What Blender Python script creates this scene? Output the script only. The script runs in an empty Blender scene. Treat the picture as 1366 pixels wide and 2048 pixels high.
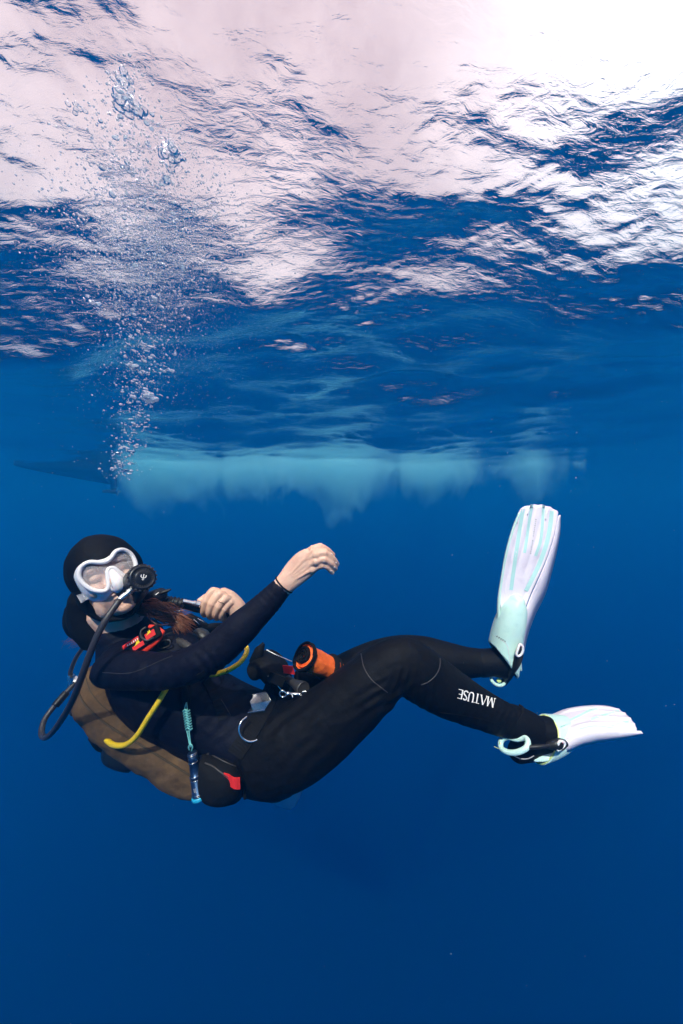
import bpy, bmesh, math, random
import numpy as np
from mathutils import Vector, Matrix, Quaternion, noise as mnoise

random.seed(7)
rng = np.random.default_rng(11)
R = math.radians
scene = bpy.context.scene
COL = scene.collection

# ------------------------------------------------------------------ camera
FPX = 665.0                      # focal length in pixels of a 1366 px wide frame
PITCH = R(1.6)                  # the camera looks slightly down
cam_d = bpy.data.cameras.new('camera')
cam_d.sensor_fit = 'HORIZONTAL'; cam_d.sensor_width = 36.0
cam_d.lens = 36.0 * FPX / 1366.0
cam_d.clip_start = 0.02; cam_d.clip_end = 3000
cam = bpy.data.objects.new('camera', cam_d); COL.objects.link(cam)
cam.location = (0, 0, 0)
cam.rotation_euler = (R(90) - PITCH, 0, 0)
scene.camera = cam

# ------------------------------------------------------------------ sky, sun, exposure
SUN_EL, SUN_AZ = R(51), R(189)   # azimuth clockwise from +Y: behind the camera, a little to its left
w = bpy.data.worlds.new('World'); scene.world = w; w.use_nodes = True
nt = w.node_tree; nt.nodes.clear()
wo = nt.nodes.new('ShaderNodeOutputWorld'); bg = nt.nodes.new('ShaderNodeBackground')
sky = nt.nodes.new('ShaderNodeTexSky'); sky.sky_type = 'NISHITA'; sky.sun_disc = False
sky.sun_elevation = SUN_EL; sky.sun_rotation = SUN_AZ
sky.air_density = 1.0; sky.dust_density = 4.0; sky.ozone_density = 1.0
# thin bright cloud cover over most of the sky
tc = nt.nodes.new('ShaderNodeTexCoord'); cn = nt.nodes.new('ShaderNodeTexNoise')
cn.inputs['Scale'].default_value = 4.0; cn.inputs['Detail'].default_value = 5; cn.inputs['Roughness'].default_value = .55
cr = nt.nodes.new('ShaderNodeMapRange'); cr.inputs['From Min'].default_value = .34; cr.inputs['From Max'].default_value = .66
mc = nt.nodes.new('ShaderNodeMix'); mc.data_type = 'RGBA'        # darker and brighter cloud
mc.inputs['A'].default_value = (5.2, 3.45, 3.45, 1); mc.inputs['B'].default_value = (8.6, 6.2, 6.1, 1)
nt.links.new(tc.outputs['Generated'], cn.inputs['Vector']); nt.links.new(cn.outputs['Fac'], cr.inputs['Value'])
nt.links.new(cr.outputs['Result'], mc.inputs['Factor'])
dt = nt.nodes.new('ShaderNodeVectorMath'); dt.operation = 'DOT_PRODUCT'   # brightest cloud towards the upper right
dt.inputs[1].default_value = Vector((.62, .44, .66)).normalized(); nt.links.new(tc.outputs['Generated'], dt.inputs[0])
pw = nt.nodes.new('ShaderNodeMath'); pw.operation = 'POWER'; pw.inputs[1].default_value = 18.0
mxx = nt.nodes.new('ShaderNodeMath'); mxx.operation = 'MAXIMUM'; mxx.inputs[1].default_value = 0.0
nt.links.new(dt.outputs['Value'], mxx.inputs[0]); nt.links.new(mxx.outputs[0], pw.inputs[0])
ad = nt.nodes.new('ShaderNodeMix'); ad.data_type = 'RGBA'; ad.inputs['B'].default_value = (15, 13.2, 13.6, 1)
nt.links.new(pw.outputs[0], ad.inputs['Factor']); nt.links.new(mc.outputs['Result'], ad.inputs['A'])
mx = nt.nodes.new('ShaderNodeMix'); mx.data_type = 'RGBA'; mx.inputs['Factor'].default_value = .9
nt.links.new(sky.outputs['Color'], mx.inputs['A']); nt.links.new(ad.outputs['Result'], mx.inputs['B'])
nt.links.new(mx.outputs['Result'], bg.inputs['Color'])
bg.inputs['Strength'].default_value = 0.10
nt.links.new(bg.outputs['Background'], wo.inputs['Surface'])

sd = bpy.data.lights.new('sun', 'SUN'); sd.energy = 5.0; sd.angle = R(1.0); sd.color = (1.0, .91, .84)
sun = bpy.data.objects.new('sun', sd); COL.objects.link(sun)
_to_sun = Vector((math.sin(SUN_AZ) * math.cos(SUN_EL), math.cos(SUN_AZ) * math.cos(SUN_EL), math.sin(SUN_EL)))
sun.rotation_euler = _to_sun.to_track_quat('Z', 'Y').to_euler()
sun.location = _to_sun * 30

scene.view_settings.view_transform = 'Standard'; scene.view_settings.look = 'None'
scene.view_settings.exposure = 0.95; scene.view_settings.gamma = 1.0
scene.view_settings.use_curve_mapping = False
scene.render.engine = 'CYCLES'
cy = scene.cycles
cy.max_bounces = 9; cy.diffuse_bounces = 3; cy.glossy_bounces = 4; cy.transmission_bounces = 5
cy.volume_bounces = 3; cy.transparent_max_bounces = 24
cy.use_denoising = True; cy.caustics_reflective = False; cy.caustics_refractive = True
cy.sample_clamp_indirect = 6.0
cy.volume_step_rate = 1.0; cy.volume_max_steps = 96

# ------------------------------------------------------------------ helpers
def tag(o, label=None, cat=None, group=None, kind=None):
    if label: o['label'] = label
    if cat: o['category'] = cat
    if group: o['group'] = group
    if kind: o['kind'] = kind
    return o

def link(name, me, parent=None):
    o = bpy.data.objects.new(name, me); COL.objects.link(o)
    if parent is not None:
        o.parent = parent
        o.matrix_parent_inverse = PINV.get(parent.name, Matrix.Identity(4))
    return o
PINV = {}

def empty(name, loc=(0, 0, 0)):
    o = bpy.data.objects.new(name, None); COL.objects.link(o)
    o.empty_display_size = .05
    o.location = loc
    PINV[o.name] = Matrix.Translation(Vector(loc)).inverted()
    return o

def mesh_np(name, verts, quads, smooth=True):
    me = bpy.data.meshes.new(name)
    verts = np.asarray(verts, np.float32); quads = np.asarray(quads, np.int32)
    k = quads.shape[1]
    me.vertices.add(len(verts)); me.vertices.foreach_set('co', verts.ravel())
    me.loops.add(quads.size); me.loops.foreach_set('vertex_index', quads.ravel())
    me.polygons.add(len(quads))
    me.polygons.foreach_set('loop_start', np.arange(0, quads.size, k, dtype=np.int32))
    me.polygons.foreach_set('loop_total', np.full(len(quads), k, np.int32))
    me.update(calc_edges=True); me.validate()
    if smooth: me.polygons.foreach_set('use_smooth', np.ones(len(me.polygons), bool))
    return me

FWD = Vector((0, math.cos(PITCH), -math.sin(PITCH)))
UPV = Vector((0, math.sin(PITCH), math.cos(PITCH)))
RGT = Vector((1, 0, 0))
def W(px, py, d):
    """point seen at pixel (px, py) of the photograph, d metres in front of the camera"""
    return RGT * ((px - 683) / FPX * d) + UPV * ((1024 - py) / FPX * d) + FWD * d

def mat(name):
    m = bpy.data.materials.new(name); m.use_nodes = True
    n = m.node_tree; n.nodes.clear()
    out = n.nodes.new('ShaderNodeOutputMaterial')
    return m, n, out

# ------------------------------------------------------------------ water surface
H = 2.0                          # height of the surface over the camera
# the swell and the chop: (wavelength, heading, phase, slope)
SWELL = ((1.201, 0.772, 2.067, 0.035),
         (1.384, 1.636, 6.044, 0.030),
         (8.080, 4.500, 0.647, 0.050),
         (1.545, 0.966, 4.510, 0.032),
         (6.663, 0.372, 4.342, 0.033),
         (1.877, 1.476, 5.486, 0.063),
         (3.971, 4.728, 4.214, 0.066),
         (3.641, 0.897, 4.257, 0.029),
         (10.320, 4.610, 0.374, 0.042),
         (3.049, 5.489, 0.267, 0.053),
         (2.563, 2.223, 3.824, 0.075),
         (1.166, 1.913, 1.627, 0.021),
         (3.331, 5.028, 1.018, 0.029),
         (5.052, 0.672, 0.009, 0.055),
         (5.609, 5.714, 2.996, 0.044),
         (1.191, 0.860, 6.024, 0.068),
         (1.443, 1.318, 4.280, 0.047),
         (1.022, 0.019, 3.180, 0.036),
         (1.111, 4.643, 5.073, 0.046),
         (6.201, 2.143, 5.161, 0.018),
         (2.880, 4.309, 3.256, 0.071),
         (9.822, 6.118, 2.077, 0.025),
         (1.316, 5.868, 1.621, 0.049),
         (1.745, 5.277, 4.482, 0.038),
         (8.316, 3.185, 1.753, 0.038),
         (0.811, 4.757, 3.534, 0.040),
         (8.721, 5.661, 2.845, 0.023),
         (10.716, 5.012, 5.164, 0.021),
         (2.501, 4.720, 4.015, 0.023),
         (7.171, 0.119, 2.003, 0.073))
def wave_field(X, Y):
    r = np.random.default_rng(5)
    Z = np.zeros_like(X)
    dist = np.sqrt(X * X + Y * Y)
    comps = []
    for L, a, p, sl in SWELL:
        k = 2 * math.pi / L; comps.append((k * math.cos(a), k * math.sin(a), p, sl / k))
    def band(n, l0, l1, slope, spread, mean):
        for _ in range(n):
            L = math.exp(r.uniform(math.log(l0), math.log(l1)))
            a = mean + r.normal() * spread
            k = 2 * math.pi / L
            comps.append((k * math.cos(a), k * math.sin(a), r.uniform(0, 2 * math.pi), slope / k / math.sqrt(n / 2)))
    band(26, .28, .75, .068, .65, R(98))
    band(48, .08, .26, .056, .75, R(85))
    e = np.sin(1.1 * X + 1.9 * Y + .4) + np.sin(-.8 * X + 2.9 * Y + 2.2) + np.sin(2.3 * X + .9 * Y + 4.1) + .8 * np.sin(1.7 * X - 3.7 * Y + 1.0)
    env = .50 + 1.5 * np.clip((e + .6) / 3.2, 0, 1) ** 1.4           # ripples come in bands
    q = np.clip((Y + .3) / 1.5, 0, 1); calm = .3 + .7 * q * q * (3 - 2 * q)      # waves flattened out of view behind the camera so sun reaches the diver
    for kx, ky, p, A in comps:
        k = math.hypot(kx, ky); L = 2 * math.pi / k
        fade = np.clip(1.35 - dist / (L * 95), 0, 1) * (env if L < .8 else 1.0 - .45 * np.clip((dist - 5) / 6, 0, 1))
        ph = kx * X + ky * Y + p
        Z += calm * A * fade * (np.sin(ph) + .22 * np.sin(2 * ph + 1.2))
    return Z

def build_surface():
    na_f, na_b, nr = 800, 110, 600
    az = np.concatenate([np.linspace(-66, 66, na_f), np.linspace(66, 294, na_b + 2)[1:-1]])
    az = np.radians(az); na = len(az)
    el = np.concatenate([np.linspace(88, 62, 40)[:-1], np.linspace(62, 3.0, nr - 130), np.geomspace(3.0, .25, 92)[1:]])
    rad = H / np.tan(np.radians(el)); nr = len(rad)
    A, Rr = np.meshgrid(az, rad)
    X = np.sin(A) * Rr; Y = np.cos(A) * Rr
    Z = H + wave_field(X, Y)
    V = np.stack([X, Y, Z], -1).reshape(-1, 3)
    V = np.vstack([V, [[0, 0, Z[0].mean()]]])
    i = np.arange(nr - 1)[:, None]; j = np.arange(na)[None, :]; jn = (j + 1) % na
    q = np.stack([i * na + j, i * na + jn + 0 * i, (i + 1) * na + jn, (i + 1) * na + j + 0 * i], -1).reshape(-1, 4)
    me = mesh_np('water_surface', V, q)
    bm = bmesh.new(); bm.from_mesh(me)
    bm.verts.ensure_lookup_table()
    c = bm.verts[len(V) - 1]
    for jj in range(na):
        f = bm.faces.new((c, bm.verts[(jj + 1) % na], bm.verts[jj])); f.smooth = True
    bmesh.ops.recalc_face_normals(bm, faces=bm.faces[:])
    s = sum(f.normal.z for f in bm.faces)
    if s < 0: bmesh.ops.reverse_faces(bm, faces=bm.faces[:])
    bm.to_mesh(me); bm.free()
    m, n, out = mat('water_surface')
    fr = n.nodes.new('ShaderNodeFresnel'); fr.inputs['IOR'].default_value = 1.333
    tr = n.nodes.new('ShaderNodeBsdfTransparent'); tr.inputs['Color'].default_value = (.97, .95, .96, 1)
    gl = n.nodes.new('ShaderNodeBsdfGlossy'); gl.inputs['Roughness'].default_value = .02
    gl.inputs['Color'].default_value = (.97, .97, .97, 1)
    mixs = n.nodes.new('ShaderNodeMixShader')
    geo = n.nodes.new('ShaderNodeNewGeometry')
    mp = n.nodes.new('ShaderNodeMapping'); mp.inputs['Scale'].default_value = (.55, 1.25, 1)
    n1 = n.nodes.new('ShaderNodeTexNoise'); n1.inputs['Scale'].default_value = 13; n1.inputs['Detail'].default_value = 5; n1.inputs['Roughness'].default_value = .56
    n1.inputs['Distortion'].default_value = .6
    bp = n.nodes.new('ShaderNodeBump'); bp.inputs['Strength'].default_value = 1.0; bp.inputs['Distance'].default_value = .0085
    n.links.new(geo.outputs['Position'], mp.inputs['Vector']); n.links.new(mp.outputs['Vector'], n1.inputs['Vector'])
    n.links.new(n1.outputs['Fac'], bp.inputs['Height'])
    n.links.new(bp.outputs['Normal'], fr.inputs['Normal']); n.links.new(bp.outputs['Normal'], gl.inputs['Normal'])
    n.links.new(fr.outputs['Fac'], mixs.inputs['Fac'])
    rf = n.nodes.new('ShaderNodeBsdfRefraction'); rf.inputs['IOR'].default_value = 1.333; rf.inputs['Roughness'].default_value = 0
    rf.inputs['Color'].default_value = (.97, .95, .96, 1); n.links.new(bp.outputs['Normal'], rf.inputs['Normal'])
    half = n.nodes.new('ShaderNodeMixShader'); half.inputs['Fac'].default_value = .30
    n.links.new(tr.outputs[0], half.inputs[1]); n.links.new(rf.outputs[0], half.inputs[2])
    n.links.new(half.outputs[0], mixs.inputs[1]); n.links.new(gl.outputs[0], mixs.inputs[2])
    n.links.new(mixs.outputs[0], out.inputs['Surface'])
    me.materials.append(m)
    o = link('water_surface', me); tag(o, kind='structure')
build_surface()

# ------------------------------------------------------------------ seabed far below, haze of the water
def build_seabed():
    bm = bmesh.new(); bmesh.ops.create_grid(bm, x_segments=60, y_segments=60, size=380)
    for v in bm.verts: v.co.z = -58 + 1.5 * mnoise.noise(v.co * .02)
    me = bpy.data.meshes.new('seabed'); bm.to_mesh(me); bm.free()
    m, n, out = mat('seabed_sand')
    p = n.nodes.new('ShaderNodeBsdfPrincipled'); p.inputs['Base Color'].default_value = (.05, .06, .07, 1); p.inputs['Roughness'].default_value = 1
    n.links.new(p.outputs[0], out.inputs['Surface']); me.materials.append(m)
    tag(link('seabed', me), kind='structure')
build_seabed()

HAZE_D = 0.11
def build_haze():
    bm = bmesh.new(); bmesh.ops.create_cube(bm, size=1)
    zt, zb = H + .9, -61.0
    for v in bm.verts:
        v.co = Vector((v.co.x * 1000, v.co.y * 1000, (zt + zb) / 2 + v.co.z * (zt - zb)))
    me = bpy.data.meshes.new('haze'); bm.to_mesh(me); bm.free()
    m, n, out = mat('sea_haze')
    v = n.nodes.new('ShaderNodeVolumePrincipled')
    v.inputs['Density'].default_value = HAZE_D
    v.inputs['Color'].default_value = (.002, .120, .318, 1)
    v.inputs['Absorption Color'].default_value = (.08, .38, .54, 1)     # red dies out first
    v.inputs['Anisotropy'].default_value = .40
    n.links.new(v.outputs[0], out.inputs['Volume']); me.materials.append(m)
    tag(link('haze', me), kind='stuff')
build_haze()

# ------------------------------------------------------------------ materials of things
def principled(name, base, rough=.5, metal=0.0, bump=None, var=None, sheen=0.0, coat=0.0, sss=0.0, alpha=1.0, spec=.5, trans=0.0):
    m, n, out = mat(name)
    p = n.nodes.new('ShaderNodeBsdfPrincipled')
    p.inputs['Base Color'].default_value = (*base, 1); p.inputs['Roughness'].default_value = rough
    p.inputs['Metallic'].default_value = metal; p.inputs['Sheen Weight'].default_value = sheen
    p.inputs['Coat Weight'].default_value = coat; p.inputs['Alpha'].default_value = alpha
    p.inputs['Specular IOR Level'].default_value = spec; p.inputs['Transmission Weight'].default_value = trans
    if sss:
        p.inputs['Subsurface Weight'].default_value = sss
        p.inputs['Subsurface Radius'].default_value = (.6, .25, .12); p.inputs['Subsurface Scale'].default_value = .012
    geo = n.nodes.new('ShaderNodeNewGeometry')
    if var:                                     # (scale, second colour, low, high)
        t = n.nodes.new('ShaderNodeTexNoise'); t.inputs['Scale'].default_value = var[0]; t.inputs['Detail'].default_value = 6
        t.inputs['Roughness'].default_value = .65
        mr = n.nodes.new('ShaderNodeMapRange'); mr.inputs['From Min'].default_value = var[2]; mr.inputs['From Max'].default_value = var[3]
        mixc = n.nodes.new('ShaderNodeMix'); mixc.data_type = 'RGBA'
        mixc.inputs['A'].default_value = (*base, 1); mixc.inputs['B'].default_value = (*var[1], 1)
        n.links.new(geo.outputs['Position'], t.inputs['Vector']); n.links.new(t.outputs['Fac'], mr.inputs['Value'])
        n.links.new(mr.outputs['Result'], mixc.inputs['Factor']); n.links.new(mixc.outputs['Result'], p.inputs['Base Color'])
    if bump:                                    # list of (scale, distance)
        prev = None
        for sc, di in bump:
            t = n.nodes.new('ShaderNodeTexNoise'); t.inputs['Scale'].default_value = sc; t.inputs['Detail'].default_value = 4
            b = n.nodes.new('ShaderNodeBump'); b.inputs['Distance'].default_value = di; b.inputs['Strength'].default_value = .8
            n.links.new(geo.outputs['Position'], t.inputs['Vector']); n.links.new(t.outputs['Fac'], b.inputs['Height'])
            if prev: n.links.new(prev.outputs['Normal'], b.inputs['Normal'])
            prev = b
        n.links.new(prev.outputs['Normal'], p.inputs['Normal'])
    n.links.new(p.outputs[0], out.inputs['Surface'])
    return m

M = dict(
    neo=principled('neoprene_black', (.0035, .0033, .0040), .58, spec=.10, bump=[(1400, .0006), (22, .006)], var=(650, (.10, .09, .09), .72, .76)),
    navy=principled('neoprene_navy', (.0038, .0044, .0115), .58, spec=.10, bump=[(1500, .0006), (26, .006)], var=(650, (.10, .09, .10), .73, .77)),
    hood=principled('hood_neoprene', (.003, .003, .004), .65, spec=.1, bump=[(1200, .0006), (30, .004)], var=(600, (.09, .085, .085), .71, .75)),
    skin=principled('skin', (.74, .46, .33), .45, sss=.15, bump=[(420, .0007), (90, .0012)], var=(45, (.74, .38, .27), .42, .75)),
    nail=principled('nail', (.85, .62, .56), .25),
    hair=principled('brown_hair', (.24, .075, .026), .38, var=(90, (.09, .028, .012), .4, .7)),
    silicone=principled('white_silicone', (.84, .77, .77), .35, sss=.3, bump=[(60, .0006)]),
    whiteplastic=principled('white_plastic', (.86, .80, .80), .28, coat=.3),
    clearplastic=principled('clear_plastic', (.78, .74, .76), .2, alpha=.55),
    rubber=principled('black_rubber', (.009, .0085, .009), .42, spec=.35, bump=[(300, .0006)]),
    hose=principled('hose_rubber', (.035, .030, .032), .40, bump=[(900, .0004)]),
    plastic=principled('black_plastic', (.008, .008, .009), .33, bump=[(500, .0003)]),
    greyplastic=principled('grey_plastic', (.035, .031, .030), .45, bump=[(500, .0004)]),
    steel=principled('steel', (.80, .78, .76), .27, metal=1.0, bump=[(80, .0004)]),
    webbing=principled('black_webbing', (.0045, .0042, .0045), .7, spec=.15, bump=[(1800, .0009), (60, .002)]),
    brown=principled('brown_cordura', (.110, .056, .019), .8, bump=[(1600, .0008), (34, .007)], var=(38, (.065, .034, .013), .42, .72)),
    darkbrown=principled('dark_piping', (.060, .038, .018), .75, bump=[(1200, .0006)]),
    yellow=principled('yellow_hose', (.80, .52, .015), .35, bump=[(300, .0003)], var=(50, (.70, .47, .05), .5, .75)),
    red=principled('red_webbing', (.72, .018, .016), .62, bump=[(1300, .0008)]),
    redorange=principled('red_plastic', (.80, .045, .02), .4),
    orange=principled('orange_nylon', (1.0, .17, .02), .55, bump=[(1500, .0004), (40, .007)], var=(30, (.95, .14, .02), .45, .7)),
    mint=principled('mint_rubber', (.60, .82, .74), .42, sss=.15, var=(40, (.50, .72, .66), .5, .78), bump=[(350, .0003)]),
    mintdeep=principled('mint_rib', (.46, .70, .66), .40),
    pink=principled('pale_pink_plastic', (.84, .73, .80), .38, sss=.1, var=(28, (.74, .64, .72), .5, .75), bump=[(50, .0012), (260, .0003)]),
    lime=principled('lime_edge', (.76, .85, .30), .45),
    blueal=principled('blue_anodised', (.02, .05, .11), .32, metal=.7),
    cyan=principled('cyan_ring', (.02, .34, .55), .35),
    cord=principled('turquoise_cord', (.16, .50, .48), .7, bump=[(1500, .0008)]),
    white=principled('white_print', (.85, .80, .78), .6),
    cream=principled('white_cord', (.82, .80, .78), .6),
    greyprint=principled('grey_print', (.40, .37, .38), .6),
    yellowprint=principled('yellow_print', (.85, .62, .02), .5),
    tank=principled('tank_boot', (.30, .40, .50), .4, bump=[(60, .001)]),
    tankpaint=principled('tank_paint', (.42, .46, .50), .3, coat=.3),
    whale=principled('hull_paint', (.012, .014, .018), .5, bump=[(3, .05)]),
    dark=principled('pupil', (.03, .018, .014), .15),
)

# ------------------------------------------------------------------ shape helpers
D0 = 0.95
def P(px, py, dd=0.0): return W(px, py, D0 + dd)
def U(px, dd=0.0): return px * (D0 + dd) / FPX      # pixels of the photograph to metres at that depth

def spline(arr, sub, closed=False):
    """Catmull-Rom through the rows of arr"""
    a = np.asarray(arr, float); n = len(a); out = []
    segs = n if closed else n - 1
    for i in range(segs):
        if closed: p0, p1, p2, p3 = a[(i - 1) % n], a[i], a[(i + 1) % n], a[(i + 2) % n]
        else:
            p1, p2 = a[i], a[i + 1]
            p0 = a[i - 1] if i else 2 * p1 - p2
            p3 = a[i + 2] if i + 2 < n else 2 * p2 - p1
        for k in range(sub):
            t = k / sub
            out.append(.5 * ((2 * p1) + (-p0 + p2) * t + (2 * p0 - 5 * p1 + 4 * p2 - p3) * t * t + (-p0 + 3 * p1 - 3 * p2 + p3) * t ** 3))
    if not closed: out.append(a[-1])
    return np.array(out)

def ring_loft(bm, centres, ra, rb, A, B, seg=20, cap='round', power=2.0, closed=False):
    """rings of half-axes ra (along A) and rb (along B); A, B one frame per ring"""
    rings = []
    n = len(centres)
    def ring(c, a, b, va, vb):
        vs = []
        for k in range(seg):
            th = 2 * math.pi * k / seg
            cx, sx = math.cos(th), math.sin(th)
            if power != 2.0:
                cx = math.copysign(abs(cx) ** (2 / power), cx); sx = math.copysign(abs(sx) ** (2 / power), sx)
            vs.append(bm.verts.new(c + va * (a * cx) + vb * (b * sx)))
        return vs
    if cap == 'round' and not closed:
        T0 = (centres[0] - centres[1]).normalized(); r0 = min(ra[0], rb[0])
        for q in (.25, .6, .87):
            s = math.sin(q * math.pi / 2); c = math.cos(q * math.pi / 2)
            rings.append(ring(centres[0] + T0 * r0 * c * .8, ra[0] * s, rb[0] * s, A[0], B[0]))
    for i in range(n): rings.append(ring(centres[i], ra[i], rb[i], A[i], B[i]))
    if cap == 'round' and not closed:
        T1 = (centres[-1] - centres[-2]).normalized(); r1 = min(ra[-1], rb[-1])
        for q in (.87, .6, .25):
            s = math.sin(q * math.pi / 2); c = math.cos(q * math.pi / 2)
            rings.append(ring(centres[-1] + T1 * r1 * c * .8, ra[-1] * s, rb[-1] * s, A[-1], B[-1]))
    m = len(rings)
    for i in range(m if closed else m - 1):
        r0, r1 = rings[i], rings[(i + 1) % m]
        for k in range(seg):
            f = bm.faces.new((r0[k], r0[(k + 1) % seg], r1[(k + 1) % seg], r1[k])); f.smooth = True
    if not closed and cap:
        f = bm.faces.new(rings[0][::-1]); f.smooth = cap == 'round'
        f = bm.faces.new(rings[-1]); f.smooth = cap == 'round'
    return rings

def limb(bm, secs, side=None, sub=6, seg=20, roll=0.0, cap='round', power=2.0):
    """secs: (px, py, dd, ra_px, rb_px): ellipse rings along a path, rb in the depth direction"""
    rows = []
    for s in secs:
        p = P(s[0], s[1], s[2]); rb = s[4] if len(s) > 4 else s[3]
        rows.append([*p, U(s[3], s[2]), U(rb, s[2])])
    return limb_w(bm, rows, side, sub, seg, roll, cap, power)

def limb_w(bm, rows, side=None, sub=6, seg=20, roll=0.0, cap='round', power=2.0):
    a = spline(rows, sub)
    c = [Vector(r[:3]) for r in a]
    A, B = [], []
    S = (side or FWD).normalized()
    for i in range(len(c)):
        t = (c[min(i + 1, len(c) - 1)] - c[max(i - 1, 0)]).normalized()
        nrm = S.cross(t).normalized(); s2 = t.cross(nrm).normalized()
        if roll:
            q = Quaternion(t, roll); nrm = q @ nrm; s2 = q @ s2
        A.append(nrm); B.append(s2)
    return ring_loft(bm, c, np.maximum(a[:, 3], 1e-4), np.maximum(a[:, 4], 1e-4), A, B, seg, cap, power)

def hose(bm, pts, r, sub=8, seg=12, closed=False, cap='flat', flat=1.0, r_fn=None, up=None):
    """round tube along world points with a parallel-transported frame"""
    a = spline([list(p) for p in pts], sub, closed)
    c = [Vector(x) for x in a]; n = len(c)
    def tan(i):
        if closed: return (c[(i + 1) % n] - c[(i - 1) % n]).normalized()
        return (c[min(i + 1, n - 1)] - c[max(i - 1, 0)]).normalized()
    t = tan(0); ref = (up or FWD)
    nrm = (ref - t * ref.dot(t))
    if nrm.length < 1e-3: nrm = t.orthogonal()
    nrm.normalize(); A, B = [], []
    for i in range(n):
        t = tan(i); nrm = (nrm - t * nrm.dot(t)).normalized()
        if up is not None:
            q = up - t * up.dot(t)
            if q.length > 1e-3: nrm = q.normalized()
        A.append(nrm.copy()); B.append(t.cross(nrm).normalized())
    rr = [r if r_fn is None else r * r_fn(i / max(1, n - 1)) for i in range(n)]
    return ring_loft(bm, c, rr, [x * flat for x in rr], A, B, seg, None if closed else cap, closed=closed)

def ball(bm, c, r, rx=None, seg=16, rings=10):
    """ellipsoid; r = 3 half axes along the vectors rx"""
    ax = rx or (RGT, FWD, UPV)
    r = (r, r, r) if not hasattr(r, '__len__') else r
    res = bmesh.ops.create_uvsphere(bm, u_segments=seg, v_segments=rings, radius=1)
    for v in res['verts']:
        q = v.co.copy(); v.co = c + ax[0] * (q.x * r[0]) + ax[1] * (q.y * r[1]) + ax[2] * (q.z * r[2])
    for f in {f for v in res['verts'] for f in v.link_faces}: f.smooth = True

def block(bm, c, half, ax, bevel=.0015, seg=2):
    res = bmesh.ops.create_cube(bm, size=2)
    vs = res['verts']
    es = list({e for v in vs for e in v.link_edges})
    for v in vs:
        q = v.co.copy(); v.co = c + ax[0] * (q.x * half[0]) + ax[1] * (q.y * half[1]) + ax[2] * (q.z * half[2])
    if bevel: bmesh.ops.bevel(bm, geom=es, offset=bevel, segments=seg, affect='EDGES', profile=.6)

def lathe(bm, base, axis, prof, seg=24):
    """prof: (distance along the axis, radius)"""
    axis = axis.normalized(); a = axis.orthogonal().normalized(); b = axis.cross(a).normalized()
    c = [base + axis * h for h, r in prof]; rr = [max(r, 1e-4) for h, r in prof]
    return ring_loft(bm, c, rr, rr, [a] * len(c), [b] * len(c), seg, 'flat')

def part(name, bm, m, parent=None, smooth=None):
    bmesh.ops.recalc_face_normals(bm, faces=bm.faces[:])
    me = bpy.data.meshes.new(name); bm.to_mesh(me); bm.free()
    if smooth is not None:
        me.polygons.foreach_set('use_smooth', np.full(len(me.polygons), smooth))
    for q in (m if isinstance(m, (list, tuple)) else [m]): me.materials.append(q)
    return link(name, me, parent)

def thing(name, loc, label, cat, group=None):
    return tag(empty(name, loc), label, cat, group)

def NB(): return bmesh.new()

def remeshed(name, bm, voxel, smooth_it, m, parent, factor=.5):
    """voxel-remesh overlapping closed pieces into one continuous skin"""
    bmesh.ops.recalc_face_normals(bm, faces=bm.faces[:])
    me = bpy.data.meshes.new(name); bm.to_mesh(me); bm.free()
    o = bpy.data.objects.new(name, me); COL.objects.link(o)
    r = o.modifiers.new('r', 'REMESH'); r.mode = 'VOXEL'; r.voxel_size = voxel; r.use_smooth_shade = True
    if smooth_it:
        s = o.modifiers.new('s', 'SMOOTH'); s.factor = factor; s.iterations = smooth_it
    dg = bpy.context.evaluated_depsgraph_get()
    me2 = bpy.data.meshes.new_from_object(o.evaluated_get(dg), depsgraph=dg)
    bpy.data.objects.remove(o); bpy.data.meshes.remove(me)
    me2.name = name; me2.materials.clear()
    for q in (m if isinstance(m, (list, tuple)) else [m]): me2.materials.append(q)
    me2.polygons.foreach_set('use_smooth', np.ones(len(me2.polygons), bool))
    return link(name, me2, parent)

from mathutils.bvhtree import BVHTree
def bvh_of(*objs):
    vs, fs, off = [], [], 0
    for o in objs:
        vs += [v.co.copy() for v in o.data.vertices]; fs += [[i + off for i in p.vertices] for p in o.data.polygons]; off = len(vs)
    return BVHTree.FromPolygons(vs, fs)
def on(tree, px, py, lift=0.0, dd=0.0):
    """the point of a built surface seen at this pixel, lifted along its normal"""
    d = W(px, py, 1).normalized()
    h = tree.ray_cast(Vector((0, 0, 0)), d)
    if h[0] is None: return P(px, py, dd), -FWD
    nrm = h[1] if h[1].dot(d) < 0 else -h[1]
    return h[0] + nrm * lift, nrm

def ribbon(bm, tree, pxs, half_px, lift=.002, sub=6, dd=0.0, thick=.0016):
    """flat strap lying on a built surface along a pixel path"""
    a = spline(pxs, sub)
    left, right, lo_l, lo_r = [], [], [], []
    for i in range(len(a)):
        t = a[min(i + 1, len(a) - 1)] - a[max(i - 1, 0)]; t = t / (np.linalg.norm(t) + 1e-9)
        hp = half_px
        for lst, sgn in ((left, 1), (right, -1)):
            q, nn = on(tree, a[i][0] - t[1] * hp * sgn, a[i][1] + t[0] * hp * sgn, lift, dd)
            lst.append(q)
            (lo_l if sgn == 1 else lo_r).append(q - nn * (thick + lift))
    def V(l): return [bm.verts.new(x) for x in l]
    l, r, ll, lr = V(left), V(right), V(lo_l), V(lo_r)
    for i in range(len(l) - 1):
        for q in ((l[i], l[i + 1], r[i + 1], r[i]), (ll[i + 1], ll[i], lr[i], lr[i + 1]), (l[i + 1], l[i], ll[i], ll[i + 1]), (r[i], r[i + 1], lr[i + 1], lr[i])):
            bm.faces.new(q)
    bm.faces.new((l[0], r[0], lr[0], ll[0])); bm.faces.new((l[-1], ll[-1], lr[-1], r[-1]))

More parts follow.
